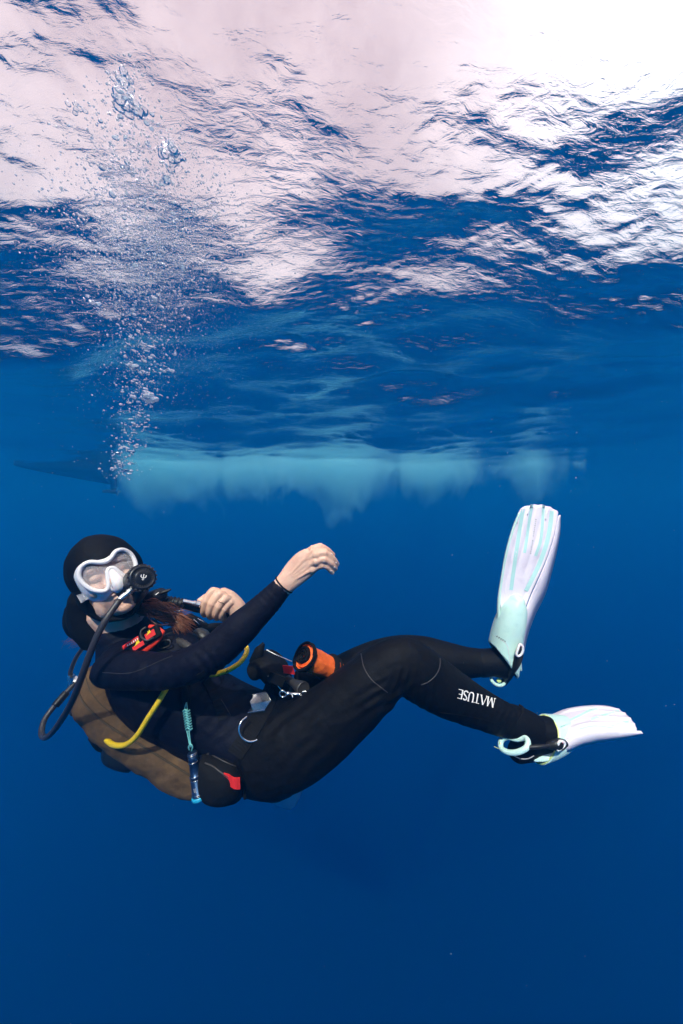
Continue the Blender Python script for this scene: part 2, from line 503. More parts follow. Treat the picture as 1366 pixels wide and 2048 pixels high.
def strip_solid(bm, top, bot):
    """closed slab between two grids of points (same shape)"""
    nu, nv = len(top), len(top[0])
    t = [[bm.verts.new(p) for p in row] for row in top]; b = [[bm.verts.new(p) for p in row] for row in bot]
    for i in range(nu - 1):
        for j in range(nv - 1):
            f = bm.faces.new((t[i][j], t[i][j + 1], t[i + 1][j + 1], t[i + 1][j])); f.smooth = True
            f = bm.faces.new((b[i][j], b[i + 1][j], b[i + 1][j + 1], b[i][j + 1])); f.smooth = True
    for i in range(nu - 1):
        bm.faces.new((t[i][0], t[i + 1][0], b[i + 1][0], b[i][0])); bm.faces.new((t[i][-1], b[i][-1], b[i + 1][-1], t[i + 1][-1]))
    for j in range(nv - 1):
        bm.faces.new((t[0][j], b[0][j], b[0][j + 1], t[0][j + 1])); bm.faces.new((t[-1][j], t[-1][j + 1], b[-1][j + 1], b[-1][j]))

# simple line letters: thick strokes in a unit cell (x right, y up)
STROKES = {
    'M': [[(0, 0), (.08, 1)], [(.08, 1), (.42, 0)], [(.42, 0), (.76, 1)], [(.76, 1), (.86, 0)]],
    'A': [[(0, 0), (.36, 1)], [(.36, 1), (.74, 0)]],
    'T': [[(0, .97), (.7, .97)], [(.35, 1), (.35, 0)]],
    'U': [[(.08, 1), (.08, .3), (.2, .05), (.38, .02), (.55, .08), (.64, .3), (.64, 1)]],
    'S': [[(.52, .86), (.36, .98), (.14, .92), (.08, .74), (.26, .54), (.46, .40), (.54, .22), (.40, .05), (.18, .02), (.03, .14)]],
    'E': [[(.08, 0), (.08, 1)], [(.08, .97), (.6, .97)], [(.08, .52), (.5, .52)], [(.08, .03), (.62, .03)]],
}

# ================================================================== THE DIVER
person = thing('person', P(430, 1420, .15), 'diver in a black wetsuit and hood drifting on her back with one arm held out', 'person')

# ---- head frame: l towards her left, d towards the chin, f out of the face (camera frame vectors turned into the world)
def CV(x, y, z): return RGT * x + UPV * y + FWD * z
HF = CV(.64, .30, -.70).normalized()
HD = CV(.51, -.86, .0); HD = (HD - HF * HD.dot(HF)).normalized()
HL_ = HF.cross(HD) * -1
if HL_.dot(RGT) < 0: HL_ = -HL_
HC = P(209, 1156, .06)
HS = 1.03
def hd(l, d, f): return HC + (HL_ * l + HD * d + HF * f) * HS
HAX = (HL_, HD, HF)

# ---- centre lines shared by the body and the suit: (px, py, dd, in-plane radius, depth radius)
ARM_N = [(222, 1336, .03, 36, 40), (265, 1340, -.02, 37, 38), (330, 1342, -.06, 35, 34), (390, 1326, -.08, 37, 33), (432, 1302, -.08, 37, 32),
         (480, 1258, -.07, 34, 29), (525, 1215, -.06, 27.5, 24), (566, 1172, -.055, 21.5, 18)]
ARM_F = [(330, 1290, .36, 34, 36), (400, 1292, .38, 30, 30), (462, 1276, .34, 27, 26), (476, 1245, .26, 24, 23), (470, 1216, .21, 19, 18)]
LEG_N = [(540, 1496, .10, 84, 84), (585, 1486, .07, 79, 76), (630, 1461, .055, 73, 69), (682, 1421, .045, 67, 61), (730, 1378, .04, 61, 55), (770, 1344, .04, 56, 50),
         (800, 1330, .04, 55, 48), (828, 1341, .045, 55, 48), (858, 1361, .055, 53.5, 46), (890, 1381, .06, 50, 44), (925, 1400, .07, 44, 40), (975, 1424, .075, 37, 34), (1025, 1445, .08, 31, 29)]
LEG_F = [(560, 1470, .30, 72, 74), (610, 1425, .31, 62, 60), (670, 1375, .31, 52, 50), (735, 1336, .31, 46, 44), (790, 1318, .31, 44, 42), (840, 1316, .30, 43, 40), (890, 1322, .29, 38, 36), (940, 1325, .285, 29, 28), (985, 1324, .28, 24, 24)]
TORSO = [(262, 1288, .17, 40, 62), (285, 1325, .18, 66, 112), (330, 1372, .18, 78, 122), (395, 1415, .18, 78, 112), (455, 1448, .18, 78, 108), (515, 1480, .18, 84, 116), (560, 1498, .19, 78, 112)]
NECK = [(222, 1218, .12, 42, 44), (246, 1252, .135, 40, 44), (262, 1288, .15, 46, 58)]
ROLL = R(-24)

def shrink(secs, k): return [(s[0], s[1], s[2], s[3] * k, s[4] * k) for s in secs]

# ---- body: one continuous skin (head, neck, trunk, limbs, both hands)
def build_body():
    bm = NB()
    # head
    ball(bm, hd(0, -.022, -.012), (.074, .098, .092), HAX, 28, 20)
    ball(bm, hd(0, .045, .020), (.060, .072, .066), HAX, 24, 16)
    ball(bm, hd(0, .092, .036), (.040, .030, .042), HAX, 20, 14)
    ball(bm, hd(0, .104, .062), (.021, .017, .018), HAX)                        # chin
    for s in (-1, 1):
        ball(bm, hd(s * .044, .070, .012), (.020, .044, .042), HAX)             # jaw
        ball(bm, hd(s * .037, .028, .060), (.024, .024, .022), HAX)             # cheek
        ball(bm, hd(s * .030, -.027, .074), (.026, .009, .014), HAX)            # brow
    limb_w(bm, [[*hd(0, -.012, .078), .007, .008], [*hd(0, .010, .092), .009, .010], [*hd(0, .028, .101), .013, .012], [*hd(0, .036, .092), .012, .009]], side=HL_, sub=4, seg=12)
    ball(bm, hd(0, .060, .082), (.024, .0065, .011), HAX); ball(bm, hd(0, .072, .079), (.021, .0065, .011), HAX)   # lips
    # neck, trunk and limbs
    limb(bm, NECK, sub=5, seg=20)
    limb(bm, shrink(TORSO, .84), roll=ROLL, seg=24)
    limb(bm, shrink(ARM_N, .86)); limb(bm, shrink(ARM_F, .86)); limb(bm, shrink(LEG_N, .86)); limb(bm, shrink(LEG_F, .86))
    # feet inside the boots
    limb(bm, [(1025, 1445, .08, 26, 25), (1052, 1470, .08, 26, 24), (1060, 1490, .08, 24, 22), (1100, 1476, .08, 22, 24), (1145, 1464, .085, 12, 22)], seg=14)
    limb(bm, [(985, 1324, .28, 20, 20), (1004, 1322, .28, 21, 20), (1012, 1308, .28, 20, 22), (1018, 1270, .27, 18, 22), (1026, 1228, .26, 10, 20)], seg=14)
    # near hand: back of the hand up, fingers drooping
    hz = -.055
    limb(bm, [(553, 1186, hz, 20, 17), (572, 1166, hz, 21.5, 16), (592, 1145, hz, 26, 13.5), (610, 1128, hz - .003, 27.5, 12), (624, 1117, hz - .004, 24.5, 9.5)], sub=6, seg=20, power=2.3)
    F = [[(612, 1108, -.02, 9), (626, 1099, -.022, 8.8), (640, 1094, -.022, 7.6), (654, 1100, -.012, 6.8), (666, 1110, .004, 5.4)],
         [(612, 1120, -.03, 9), (632, 1110, -.034, 8.8), (650, 1106, -.035, 7.8), (665, 1117, -.026, 7.0), (674, 1129, -.010, 5.6)],
         [(612, 1132, -.03, 9), (632, 1123, -.036, 8.6), (649, 1119, -.038, 7.5), (663, 1128, -.030, 6.7), (671, 1138, -.016, 5.3)],
         [(606, 1144, -.022, 8.5), (624, 1139, -.03, 7.9), (642, 1131, -.034, 6.9), (655, 1135, -.030, 6.0), (665, 1146, -.020, 4.7)]]
    for f in F:
        limb(bm, [(562 + (f[1][0] - 562) * q + (f[1][1] - 1130) * .15 * (1 - q), 1174 + (f[1][1] - 1174) * q, hz - .0150 - .002 * q, 2.9, 2.9) for q in (.35, .6, .8, .98)], sub=3, seg=8)
        limb(bm, [(x, y, hz + .022 + z, r * .95, r * .95) for x, y, z, r in f], sub=6, seg=12)
        ball(bm, P(f[1][0], f[1][1], hz + .022 + f[1][2] - .003), U(f[1][3] * .98), None, 12, 8)
        ball(bm, P(f[2][0], f[2][1], hz + .022 + f[2][2]), U(f[2][3] * 1.03), None, 12, 8)
    limb(bm, [(590, 1140, hz + .015, 12, 12), (604, 1124, hz + .038, 11, 10), (622, 1114, hz + .055, 8.8, 9), (640, 1114, hz + .058, 7.6, 7.5), (653, 1122, hz + .056, 6, 6)], sub=5, seg=12)
    # far hand: a fist round the inflator
    fz = .205
    limb(bm, [(478, 1224, fz + .005, 18, 18), (470, 1212, fz, 18, 18), (456, 1202, fz - .004, 21, 17), (441, 1195, fz - .008, 21, 16)], sub=5, seg=18, power=2.3)
    G = [[(446, 1190, -.018, 8.5), (426, 1183, -.030, 8.2), (412, 1202, -.040, 7.6), (407, 1221, -.030, 6.8), (410, 1229, -.006, 6), (418, 1222, .012, 5.5)],
         [(452, 1196, -.022, 8.5), (439, 1189, -.036, 8.4), (425, 1207, -.046, 7.8), (419, 1226, -.034, 7.0), (422, 1234, -.008, 6), (428, 1226, .012, 5.5)],
         [(458, 1202, -.022, 8.5), (451, 1197, -.034, 8.2), (437, 1213, -.044, 7.5), (431, 1229, -.034, 6.8), (434, 1236, -.010, 6), (440, 1230, .010, 5.5)],
         [(464, 1208, -.018, 8), (461, 1205, -.026, 7.6), (449, 1218, -.034, 6.9), (442, 1232, -.028, 6), (445, 1238, -.008, 5.4), (450, 1232, .006, 5)]]
    for f in G:
        limb(bm, [(x, y, fz + z, r, r) for x, y, z, r in f], sub=6, seg=12)
        ball(bm, P(f[1][0], f[1][1], fz + f[1][2]), U(f[1][3] * 1.06, fz), None, 12, 8)
        ball(bm, P(f[2][0], f[2][1], fz + f[2][2]), U(f[2][3] * 1.05, fz), None, 12, 8)
    limb(bm, [(452, 1190, fz + .012, 11, 11), (430, 1188, fz + .012, 10, 10), (412, 1196, fz - .004, 8.5, 8.5), (400, 1203, fz - .022, 7.2, 7)], sub=5, seg=12)
    return remeshed('body', bm, .0026, 1, M['skin'], person)
body = build_body()
BODY_BVH = bvh_of(body)

# fingernails of the outstretched hand
bm = NB()
for px, py, dd, ang in ((664, 1108, -.042, .9), (672.5, 1126, -.058, .95), (669.5, 1135.5, -.062, .95), (662.5, 1143, -.064, 1.0)):
    q, nn = on(BODY_BVH, px, py, .0002, dd)
    a1 = CV(math.cos(ang), -math.sin(ang), .3).normalized(); a1 = (a1 - nn * a1.dot(nn)).normalized(); a2 = nn.cross(a1)
    ball(bm, q, (.0048, .0034, .0009), (a1, a2, nn), 12, 6)
part('fingernails', bm, M['nail'], body)

# closed eyes and eyebrows behind the mask glass
for s in (-1, 1):
    bm = NB(); ball(bm, hd(s * .031, -.003, .0715), (.0145, .0095, .0090), HAX); e = part('eyelid', bm, M['skin'], person)
    bm = NB(); hose(bm, [hd(s * .018, .003, .0785), hd(s * .030, .0055, .0808), hd(s * .043, .002, .0745)], .0010, 6, 6); part('eyelashes', bm, M['hair'], e)
    bm = NB(); limb_w(bm, [[*hd(s * .014, -.027, .088), .0016, .003], [*hd(s * .032, -.033, .086), .0016, .0032], [*hd(s * .050, -.026, .072), .001, .002]], side=HD, sub=5, seg=8); part('eyebrow', bm, M['hair'], person)

# ---- wetsuit
def build_suit():
    bm = NB()
    limb(bm, TORSO, roll=ROLL, seg=28)
    limb(bm, [(246, 1262, .14, 47, 54), (262, 1290, .15, 58, 72)], sub=4, seg=20)
    limb(bm, ARM_N, cap='flat'); limb(bm, ARM_F, cap='flat'); limb(bm, LEG_N, cap='flat', seg=24); limb(bm, LEG_F, cap='flat')
    ball(bm, P(250, 1318, .05), (U(48), U(52), U(36)))                         # shoulder
    ball(bm, P(330, 1292, .33), (U(46), U(46), U(44)))
    for s, q in ((0, (352, 1302, .10)), (1, (358, 1288, .25))):                # chest
        ball(bm, P(*q), (U(56), U(52), U(44)))
    return remeshed('wetsuit', bm, .005, 7, [M['neo'], M['navy']], person)
suit = build_suit()
def assign_suit():
    me = suit.data
    n = len(me.vertices); co = np.empty(n * 3, np.float32); me.vertices.foreach_get('co', co); co = co.reshape(-1, 3)
    d = co @ np.array(FWD); px = 683 + FPX * (co @ np.array(RGT)) / d; py = 1024 - FPX * (co @ np.array(UPV)) / d
    # folds: behind the knee, at the elbow, at the hip and the cuff
    nrm = np.empty(n * 3, np.float32); me.vertices.foreach_get('normal', nrm); nrm = nrm.reshape(-1, 3)
    def fold(cx, cy, ang, wl, w, lng, amp):
        ca, sa = math.cos(ang), math.sin(ang)
        u = (px - cx) * ca + (py - cy) * sa; v = -(px - cx) * sa + (py - cy) * ca
        return amp * np.cos(u / wl * 2 * np.pi + .6 * np.sin(v * .07)) * np.exp(-(u / w) ** 2 - (v / lng) ** 2)
    off = fold(806, 1370, .25, 15, 24, 26, .0030) + fold(425, 1340, -.7, 19, 30, 34, .0028) + fold(575, 1420, .9, 24, 50, 60, .0030)
    off += fold(538, 1203, -.8, 11, 22, 40, .0010) + fold(1010, 1440, .45, 12, 26, 40, .0012) + fold(770, 1390, .9, 17, 28, 40, .0018)
    off += fold(770, 1400, 1.1, 21, 34, 60, .0026) + fold(845, 1390, .1, 18, 30, 40, .0018) + fold(300, 1352, .1, 26, 60, 30, .0018)
    off += fold(620, 1500, .75, 30, 70, 50, .0022) + fold(700, 1440, .75, 34, 60, 40, .0012) + fold(455, 1400, .9, 24, 60, 60, .0022) + fold(940, 1420, .4, 24, 50, 40, .0010)
    rough = np.array([mnoise.noise(Vector(q) * 16.0) * .0016 + mnoise.noise(Vector((q[0] * 40, q[1] * 22, q[2] * 40))) * .0007 for q in co.tolist()], np.float32)
    off += rough
    far = d > D0 + .215
    off = np.where(far, 0, off)
    co += nrm * off[:, None]
    me.vertices.foreach_set('co', co.ravel())
    # navy top, black trousers
    pi = np.empty(len(me.loops), np.int32); me.loops.foreach_get('vertex_index', pi)
    st = np.empty(len(me.polygons), np.int32); me.polygons.foreach_get('loop_start', st)
    v0 = pi[st]
    waist = py[v0] - (1345 + (px[v0] - 520) * -.75)       # line across the waist
    top = (px[v0] + .75 * (py[v0] - 1400) < 560) & (px[v0] < 590)
    me.polygons.foreach_set('material_index', np.where(top, 1, 0).astype(np.int32))
    me.update()
assign_suit()
SUIT = bvh_of(suit)

def seam(pts, r=.0011, m='neo', tree=None, parent=None, name='seam', dd=0.0):
    bm = NB(); a = spline(pts, 8)
    hose(bm, [on(tree or SUIT, x, y, .0004, dd)[0] for x, y in a], r, 1, 6)
    return part(name, bm, M[m], parent or suit)
seam([(722, 1307), (728, 1335), (742, 1358), (758, 1372), (775, 1385)], .0013, 'hose')
seam([(880, 1317), (879, 1335), (870, 1352), (856, 1364), (842, 1370)], .0013, 'hose')
seam([(205, 1345), (250, 1347), (280, 1340), (320, 1322), (345, 1312)], .0010, 'greyplastic')
seam([(880, 1425), (920, 1430), (970, 1440), (1008, 1455)], .0010)
# cuffs
for (a, b, dd, r) in (((554, 1150), (585, 1185), -.055, 1), ):
    bm = NB(); c = P(568, 1169.5, dd); t = (P(566, 1172, dd) - P(525, 1215, dd)).normalized(); s = t.cross(FWD).normalized()
    hose(bm, [c + s * (U(20.5) * math.cos(q)) + FWD * (U(17.2) * math.sin(q)) for q in np.linspace(0, 2 * math.pi, 17)[:-1]], .0022, 3, 8, closed=True)
    part('cuff', bm, M['navy'], suit)
# white lettering upside down on the shin
def lettering():
    bm = NB()
    e0 = np.array([989.0, 1399.0]); e1 = np.array([916.0, 1379.5])              # text runs from right to left
    t = (e1 - e0) / np.linalg.norm(e1 - e0); up = np.array([t[1], -t[0]])
    adv = {'M': 1.02, 'A': .84, 'T': .78, 'U': .80, 'S': .66, 'E': .66}
    total = sum(adv[c] for c in 'MATUSE'); hgt = 18.5; sx = np.linalg.norm(e1 - e0) / total
    x0 = 0
    thin = {('M', 0), ('M', 2), ('A', 0), ('T', 0), ('E', 1), ('E', 2), ('E', 3)}
    def quad(p, q, w):
        d = q - p; L = np.linalg.norm(d); n = np.array([-d[1], d[0]]) / (L + 1e-9) * w / 2
        k = max(1, int(L / 4))
        prev = None
        for i in range(k + 1):
            m = p + d * i / k
            cur = [bm.verts.new(on(SUIT, *(m + n), .0007)[0]), bm.verts.new(on(SUIT, *(m - n), .0007)[0])]
            if prev: bm.faces.new((prev[0], prev[1], cur[1], cur[0]))
            prev = cur
    base = e0 - up * 2.0
    def pt(x, y): return base + t * (x0 + x) * sx + up * (y * hgt) + t * (-.10 * y * sx)
    for ch in 'MATUSE':
        for k, st in enumerate(STROKES[ch]):
            a = np.array(st, float)
            if len(a) > 3: a = spline(a, 3)
            wd = 1.2 if (ch, k) in thin else 2.5
            for i in range(len(a) - 1): quad(pt(*a[i]), pt(*a[i + 1]), wd)
        # serifs
        for fx, fy in {'M': [(0, 0), (.86, 0)], 'A': [(0, 0), (.74, 0)], 'T': [(.35, 0)], 'U': [(.08, 1), (.64, 1)], 'S': [], 'E': []}[ch]:
            quad(pt(fx - .13, fy), pt(fx + .13, fy), 1.2)
        x0 += adv[ch]
    return part('lettering', bm, M['white'], suit)
lettering()

# ---- hood
def build_hood():
    bm = NB()
    ball(bm, hd(.014, -.020, -.016), (.097, .115, .112), HAX, 48, 36)
    ball(bm, hd(0, .045, -.016), (.084, .090, .085), HAX, 40, 28)
    limb(bm, [(186, 1196, .13, 40, 44), (190, 1234, .14, 42, 46), (206, 1264, .15, 36, 50)], sub=6, seg=24)
    limb(bm, [(168, 1218, .15, 30, 34), (168, 1244, .15, 31, 36), (184, 1264, .16, 22, 32)], sub=6, seg=20)
    # chin band
    hose(bm, [hd(-.072, .070, .005), hd(-.050, .108, .022), hd(0, .132, .038), hd(.050, .108, .022), hd(.072, .070, .005)], .0075, 8, 12)
    o = remeshed('hood', bm, .0042, 5, M['hood'], person)
    # face opening
    for v in o.data.vertices:
        q = v.co; v.co = q + v.normal * (mnoise.noise(q * 11.0) * .0055 + mnoise.noise(q * 30.0) * .0022)
    me = o.data; b = bmesh.new(); b.from_mesh(me); kill = []
    for f in b.faces:
        c = (f.calc_center_median() - HC) / HS
        l, d, ff = c.dot(HL_), c.dot(HD), c.dot(HF)
        lim = .070 if d < .02 else .070 - (d - .02) * .18
        dlow = .113 - 3.0 * l * l
        if ff > .004 + .25 * max(0, d) and abs(l) < lim and -.042 < d < dlow and (abs(l) / lim) ** 4 + (max(0, -d) / .042) ** 4 < 1: kill.append(f)
    bmesh.ops.delete(b, geom=kill, context='FACES')
    # loosen the ragged edge
    edge = [v for v in b.verts if v.is_boundary]
    for _ in range(12):
        new = {}
        for v in edge:
            nb = [e.other_vert(v) for e in v.link_edges if e.is_boundary]
            if len(nb) == 2: new[v] = v.co * .5 + (nb[0].co + nb[1].co) * .25
        for v, c in new.items(): v.co = c
    b.to_mesh(me); b.free()
    sol = o.modifiers.new('thickness', 'SOLIDIFY'); sol.thickness = .0035; sol.offset = -1
    return o
hood = build_hood()

# ---- hair: ponytail over the far shoulder and wisps under the hood
def build_hair():
    r = random.Random(3)
    bm = NB()
    root, mid, tip = P(286, 1214, .11), P(318, 1222, .09), P(374, 1252, .10)
    for i in range(230):
        o1 = CV(r.gauss(0, .006), r.gauss(0, .009), r.gauss(0, .010)); o2 = CV(r.gauss(0, .008), r.gauss(0, .013), r.gauss(0, .013)); o3 = CV(r.gauss(0, .012), r.gauss(0, .020), r.gauss(0, .014))
        k = r.uniform(.82, 1.08)
        m2 = root.lerp(tip, .72) + CV(0, .012, 0)
        hose(bm, [root + o1, mid + o2, m2 + (o2 + o3) * .5, mid.lerp(tip, k) + o3], r.uniform(.0009, .0017), 4, 4, r_fn=lambda t: 1.0 - .85 * t ** 3, cap='flat')
    limb(bm, [(270, 1206, .13, 14, 18), (292, 1216, .12, 16, 16), (318, 1224, .11, 12, 13), (345, 1238, .11, 9, 10)], sub=5, seg=14)
    o = part('hair', bm, M['hair'], person)
    bm = NB()
    for i in range(34):                                                       # wisps behind the neck
        a = P(138 + r.uniform(0, 40), 1274 + r.uniform(-4, 6), .16); b2 = P(118 + r.uniform(0, 48), 1274 + r.uniform(4, 28), .17)
        hose(bm, [a, a.lerp(b2, .5) + CV(r.gauss(0, .004), r.gauss(0, .004), 0), b2], .0006, 4, 4, r_fn=lambda t: 1 - .8 * t)
    w_ = part('hair_wisps', bm, M['hair'], person); w_['kind'] = 'stuff'; o['kind'] = 'stuff'
build_hair()

# ---- boots
def boots():
    bm = NB()
    limb(bm, [(1022, 1443, .08, 33, 31), (1042, 1452, .08, 35, 31), (1062, 1468, .08, 37, 30), (1056, 1490, .08, 30, 27), (1042, 1500, .08, 22, 24)], seg=22)
    limb(bm, [(1046, 1492, .08, 26, 27), (1074, 1474, .08, 37, 30), (1104, 1466, .08, 30, 29), (1140, 1460, .085, 14, 24)], seg=22)
    ball(bm, P(1036, 1505, .08), (U(21), U(24), U(19)))
    o = remeshed('boot', bm, .004, 5, M['neo'], person); o['label'] = 'black neoprene boot in the lower fin'
    bm = NB()
    hose(bm, [P(1020 + 16 + 3, 1410, .06), P(1046, 1418, .045), P(1036, 1445, .035), P(1018, 1466, .05)], .003, 6, 8); part('boot_top', bm, M['webbing'], o)
    bm = NB(); b = bvh_of(o)
    hose(bm, [on(b, x, y, .0004, .05)[0] for x, y in spline([(1024, 1509), (1040, 1517), (1056, 1517), (1068, 1511)], 5)], .0016, 1, 6); part('piping', bm, M['greyprint'], o)
    bm = NB()
    limb(bm, [(962, 1326, .28, 27, 26), (985, 1324, .28, 26, 26), (1003, 1322, .28, 27, 26), (1012, 1310, .28, 25, 26), (1018, 1272, .27, 22, 25), (1026, 1230, .26, 13, 22)], seg=22)
    limb(bm, [(985, 1328, .28, 22, 24), (1008, 1334, .28, 22, 22), (1016, 1336, .28, 17, 20)], seg=18)
    o = remeshed('boot', bm, .004, 5, M['neo'], person); o['label'] = 'black neoprene boot in the upright fin'
boots()
# ring on the far hand
bm = NB()
c, nn = on(BODY_BVH, 444, 1205, 0, .16)
hose(bm, [on(BODY_BVH, x, y, .0006, .16)[0] for x, y in ((437, 1203), (441, 1205), (445, 1206), (449, 1209))], .0011, 4, 6); part('ring', bm, M['dark'], person)

# ================================================================== MASK
mask = thing('dive_mask', hd(0, 0, .1), 'white single lens dive mask on the diver\'s face', 'mask')
MSC = .85
def hm(l, d, f): return hd(l * MSC + .005, d * 1.10 + .003, .06 + (f - .06) * .95)
def mask_f(l, d): return .1035 - 3.1 * l * l - .10 * max(0, d)
half = [(0, -.030), (.016, -.034), (.038, -.045), (.060, -.043), (.075, -.028), (.077, -.008), (.068, .014), (.052, .029), (.036, .034), (.025, .026), (.017, .008), (.010, -.006), (0, -.011)]
outl = half + [(-x, y) for x, y in half[-2:0:-1]]
lp = spline(outl, 5, closed=True)
rim = [hm(x, y, mask_f(x, y)) for x, y in lp]
bm = NB(); hose(bm, rim, .0060, 1, 12, closed=True, up=HF); part('frame', bm, M['whiteplastic'], mask)
bm = NB(); hose(bm, [hm(x * .965, y * .955, mask_f(x, y) + .0032) for x, y in lp], .0022, 1, 8, closed=True, up=HF); part('inner_rim', bm, M['silicone'], mask)
def lens():
    bm = NB(); m, n, out = mat('lens_glass')
    tr = n.nodes.new('ShaderNodeBsdfTransparent'); tr.inputs['Color'].default_value = (1, .99, .99, 1)
    gl = n.nodes.new('ShaderNodeBsdfGlossy'); gl.inputs['Roughness'].default_value = .05
    df = n.nodes.new('ShaderNodeBsdfDiffuse'); df.inputs['Color'].default_value = (.85, .76, .77, 1)
    fr = n.nodes.new('ShaderNodeFresnel'); fr.inputs['IOR'].default_value = 1.25
    m0 = n.nodes.new('ShaderNodeMixShader'); m0.inputs['Fac'].default_value = .30      # film of fog and sunscreen on the glass
    m1 = n.nodes.new('ShaderNodeMixShader')
    t = n.nodes.new('ShaderNodeTexNoise'); t.inputs['Scale'].default_value = 55; mr = n.nodes.new('ShaderNodeMapRange')
    mr.inputs['To Min'].default_value = .16; mr.inputs['To Max'].default_value = .42; mr.inputs['From Min'].default_value = .3; mr.inputs['From Max'].default_value = .7
    n.links.new(t.outputs['Fac'], mr.inputs['Value']); n.links.new(mr.outputs['Result'], m0.inputs['Fac'])
    n.links.new(tr.outputs[0], m0.inputs[1]); n.links.new(df.outputs[0], m0.inputs[2])
    n.links.new(fr.outputs[0], m1.inputs['Fac']); n.links.new(m0.outputs[0], m1.inputs[1]); n.links.new(gl.outputs[0], m1.inputs[2])
    n.links.new(m1.outputs[0], out.inputs['Surface'])
    vs = [bm.verts.new(hm(x * .98, y * .98, mask_f(x, y) - .001)) for x, y in lp]
    es = [bm.edges.new((vs[i], vs[(i + 1) % len(vs)])) for i in range(len(vs))]
    bmesh.ops.triangle_fill(bm, edges=es, use_beauty=True)
    part('lens', bm, m, mask)
lens()
# skirt: from the rim back to the face
def skirt():
    bm = NB()
    ho = [(0, -.044), (.018, -.047), (.042, -.055), (.066, -.052), (.083, -.036), (.088, -.008), (.085, .022), (.072, .044), (.052, .054), (.034, .052), (.022, .046), (.014, .046), (0, .047)]
    o = ho + [(-x, y) for x, y in ho[-2:0:-1]]
    op = spline(o, 5, closed=True)
    n = len(lp); rows = []
    def face_at(l, d):
        h = BODY_BVH.ray_cast(hm(l, d, .30), -HF)
        return h[0] + HF * .0030 if h[0] is not None and (h[0] - HC).dot(HF) > .02 else hm(l, d, .045)
    base = [face_at(*q) for q in op]
    for _ in range(6): base = [base[i] * .5 + (base[i - 1] + base[(i + 1) % n]) * .25 for i in range(n)]
    for k in range(9):
        t = k / 8; row = []
        for i in range(n):
            a = hm(lp[i][0], lp[i][1], mask_f(*lp[i]) - .003); b = base[i]
            row.append(bm.verts.new(a.lerp(b, t) + HF * (.010 * math.sin(t * math.pi) * (.3 + .7 * t))))
        rows.append(row)
    for k in range(8):
        for i in range(n):
            f = bm.faces.new((rows[k][i], rows[k][(i + 1) % n], rows[k + 1][(i + 1) % n], rows[k + 1][i])); f.smooth = True
    ob = part('skirt', bm, M['silicone'], mask); s = ob.modifiers.new('thickness', 'SOLIDIFY'); s.thickness = .0022
    # nose pocket
    bm = NB()
    limb_w(bm, [[*hm(0, -.012, .096), .007, .008], [*hm(0, .006, .104), .011, .011], [*hm(0, .026, .110), .0165, .0145], [*hm(0, .040, .107), .018, .014], [*hm(0, .050, .094), .016, .012]], side=HF, sub=6, seg=22)
    for s in (-1, 1): ball(bm, hm(s * .016, .038, .098), (.009, .012, .011), HAX)
    remeshed('nose_pocket', bm, .002, 5, M['silicone'], mask)
    for s in (-1, 1):
        bm = NB(); c = hm(s * .0175, .034, .1055)
        ball(bm, c, (.0045, .0085, .0070), (HL_, HD, HF)); part('finger_dent', bm, M['greyprint'], mask)
skirt()
# buckles and strap
for s in (-1, 1):
    bm = NB(); c = hm(s * .087, .022, .040); ax = ((HF * .75 + HL_ * -s * .6).normalized(), HD, (HL_ * s * .8 + HF * .5).normalized())
    block(bm, c, (.010, .011, .004), ax, .0015); b = part('buckle', bm, M['clearplastic'], mask)
    bm = NB(); block(bm, c + ax[2] * .0042, (.0045, .0075, .0012), ax, .0006); part('button', bm, M['greyprint'], b)
bm = NB()
sp = [hd(-.068, .016, .036), hd(-.078, .006, -.01), hd(-.068, -.004, -.07), hd(-.03, -.012, -.105), hd(.03, -.012, -.105), hd(.072, -.004, -.07), hd(.084, .006, -.01), hd(.074, .016, .036)]
hose(bm, sp, .0080, 8, 10, flat=.2, up=HD, cap='flat'); part('strap', bm, M['hood'], mask)
bm = NB()
ball(bm, hm(0, -.034, .1075), (.004, .003, .002), HAX, 10, 6); part('frame_tab', bm, M['whiteplastic'], mask)

# ================================================================== REGULATOR
MOUTH = hd(0, .066, .088)
reg = thing('breathing_regulator', P(280, 1165, .0), 'black regulator with round ribbed cover in the diver\'s mouth and hose looping behind', 'regulator')
CASE = P(271, 1162, .01); DISC = P(292, 1152, -.045)
RA = (DISC - CASE).normalized()
bm = NB()
limb_w(bm, [[*(MOUTH - RA * .004), .012, .018], [*(MOUTH.lerp(CASE, .35)), .018, .020], [*(MOUTH.lerp(CASE, .7)), .027, .027], [*CASE, .0335, .0335], [*(CASE.lerp(DISC, .6)), .0345, .0345]], sub=4, seg=28, cap='flat')
part('housing', bm, M['plastic'], reg)
bm = NB()
dn = (HD * .9 + CV(.15, -.4, 0)).normalized(); dn = (dn - RA * dn.dot(RA)).normalized()
limb_w(bm, [[*(CASE + dn * .012), .020, .026], [*(CASE + dn * .036 - RA * .004), .017, .030], [*(CASE + dn * .047 - RA * .012), .011, .030]], sub=5, seg=18)
part('exhaust_tee', bm, M['rubber'], reg)
bm = NB()
lathe(bm, CASE.lerp(DISC, .45), RA, [(0, .033), (.002, .0355), (.006, .0358), (.020, .0352), (.024, .0335), (.0255, .030), (.0255, .0285), (.0240, .0270), (.0240, .0205), (.0252, .0190), (.0262, .0160), (.0268, .009), (.027, 0)], 40)
cov = part('cover', bm, M['plastic'], reg, smooth=True)
FACE = CASE.lerp(DISC, .45) + RA * .0268
e1 = RA.cross(CV(.35, .94, 0)).normalized(); e2 = RA.cross(e1)
if e2.dot(UPV) < 0: e1, e2 = -e1, -e2
bm = NB()
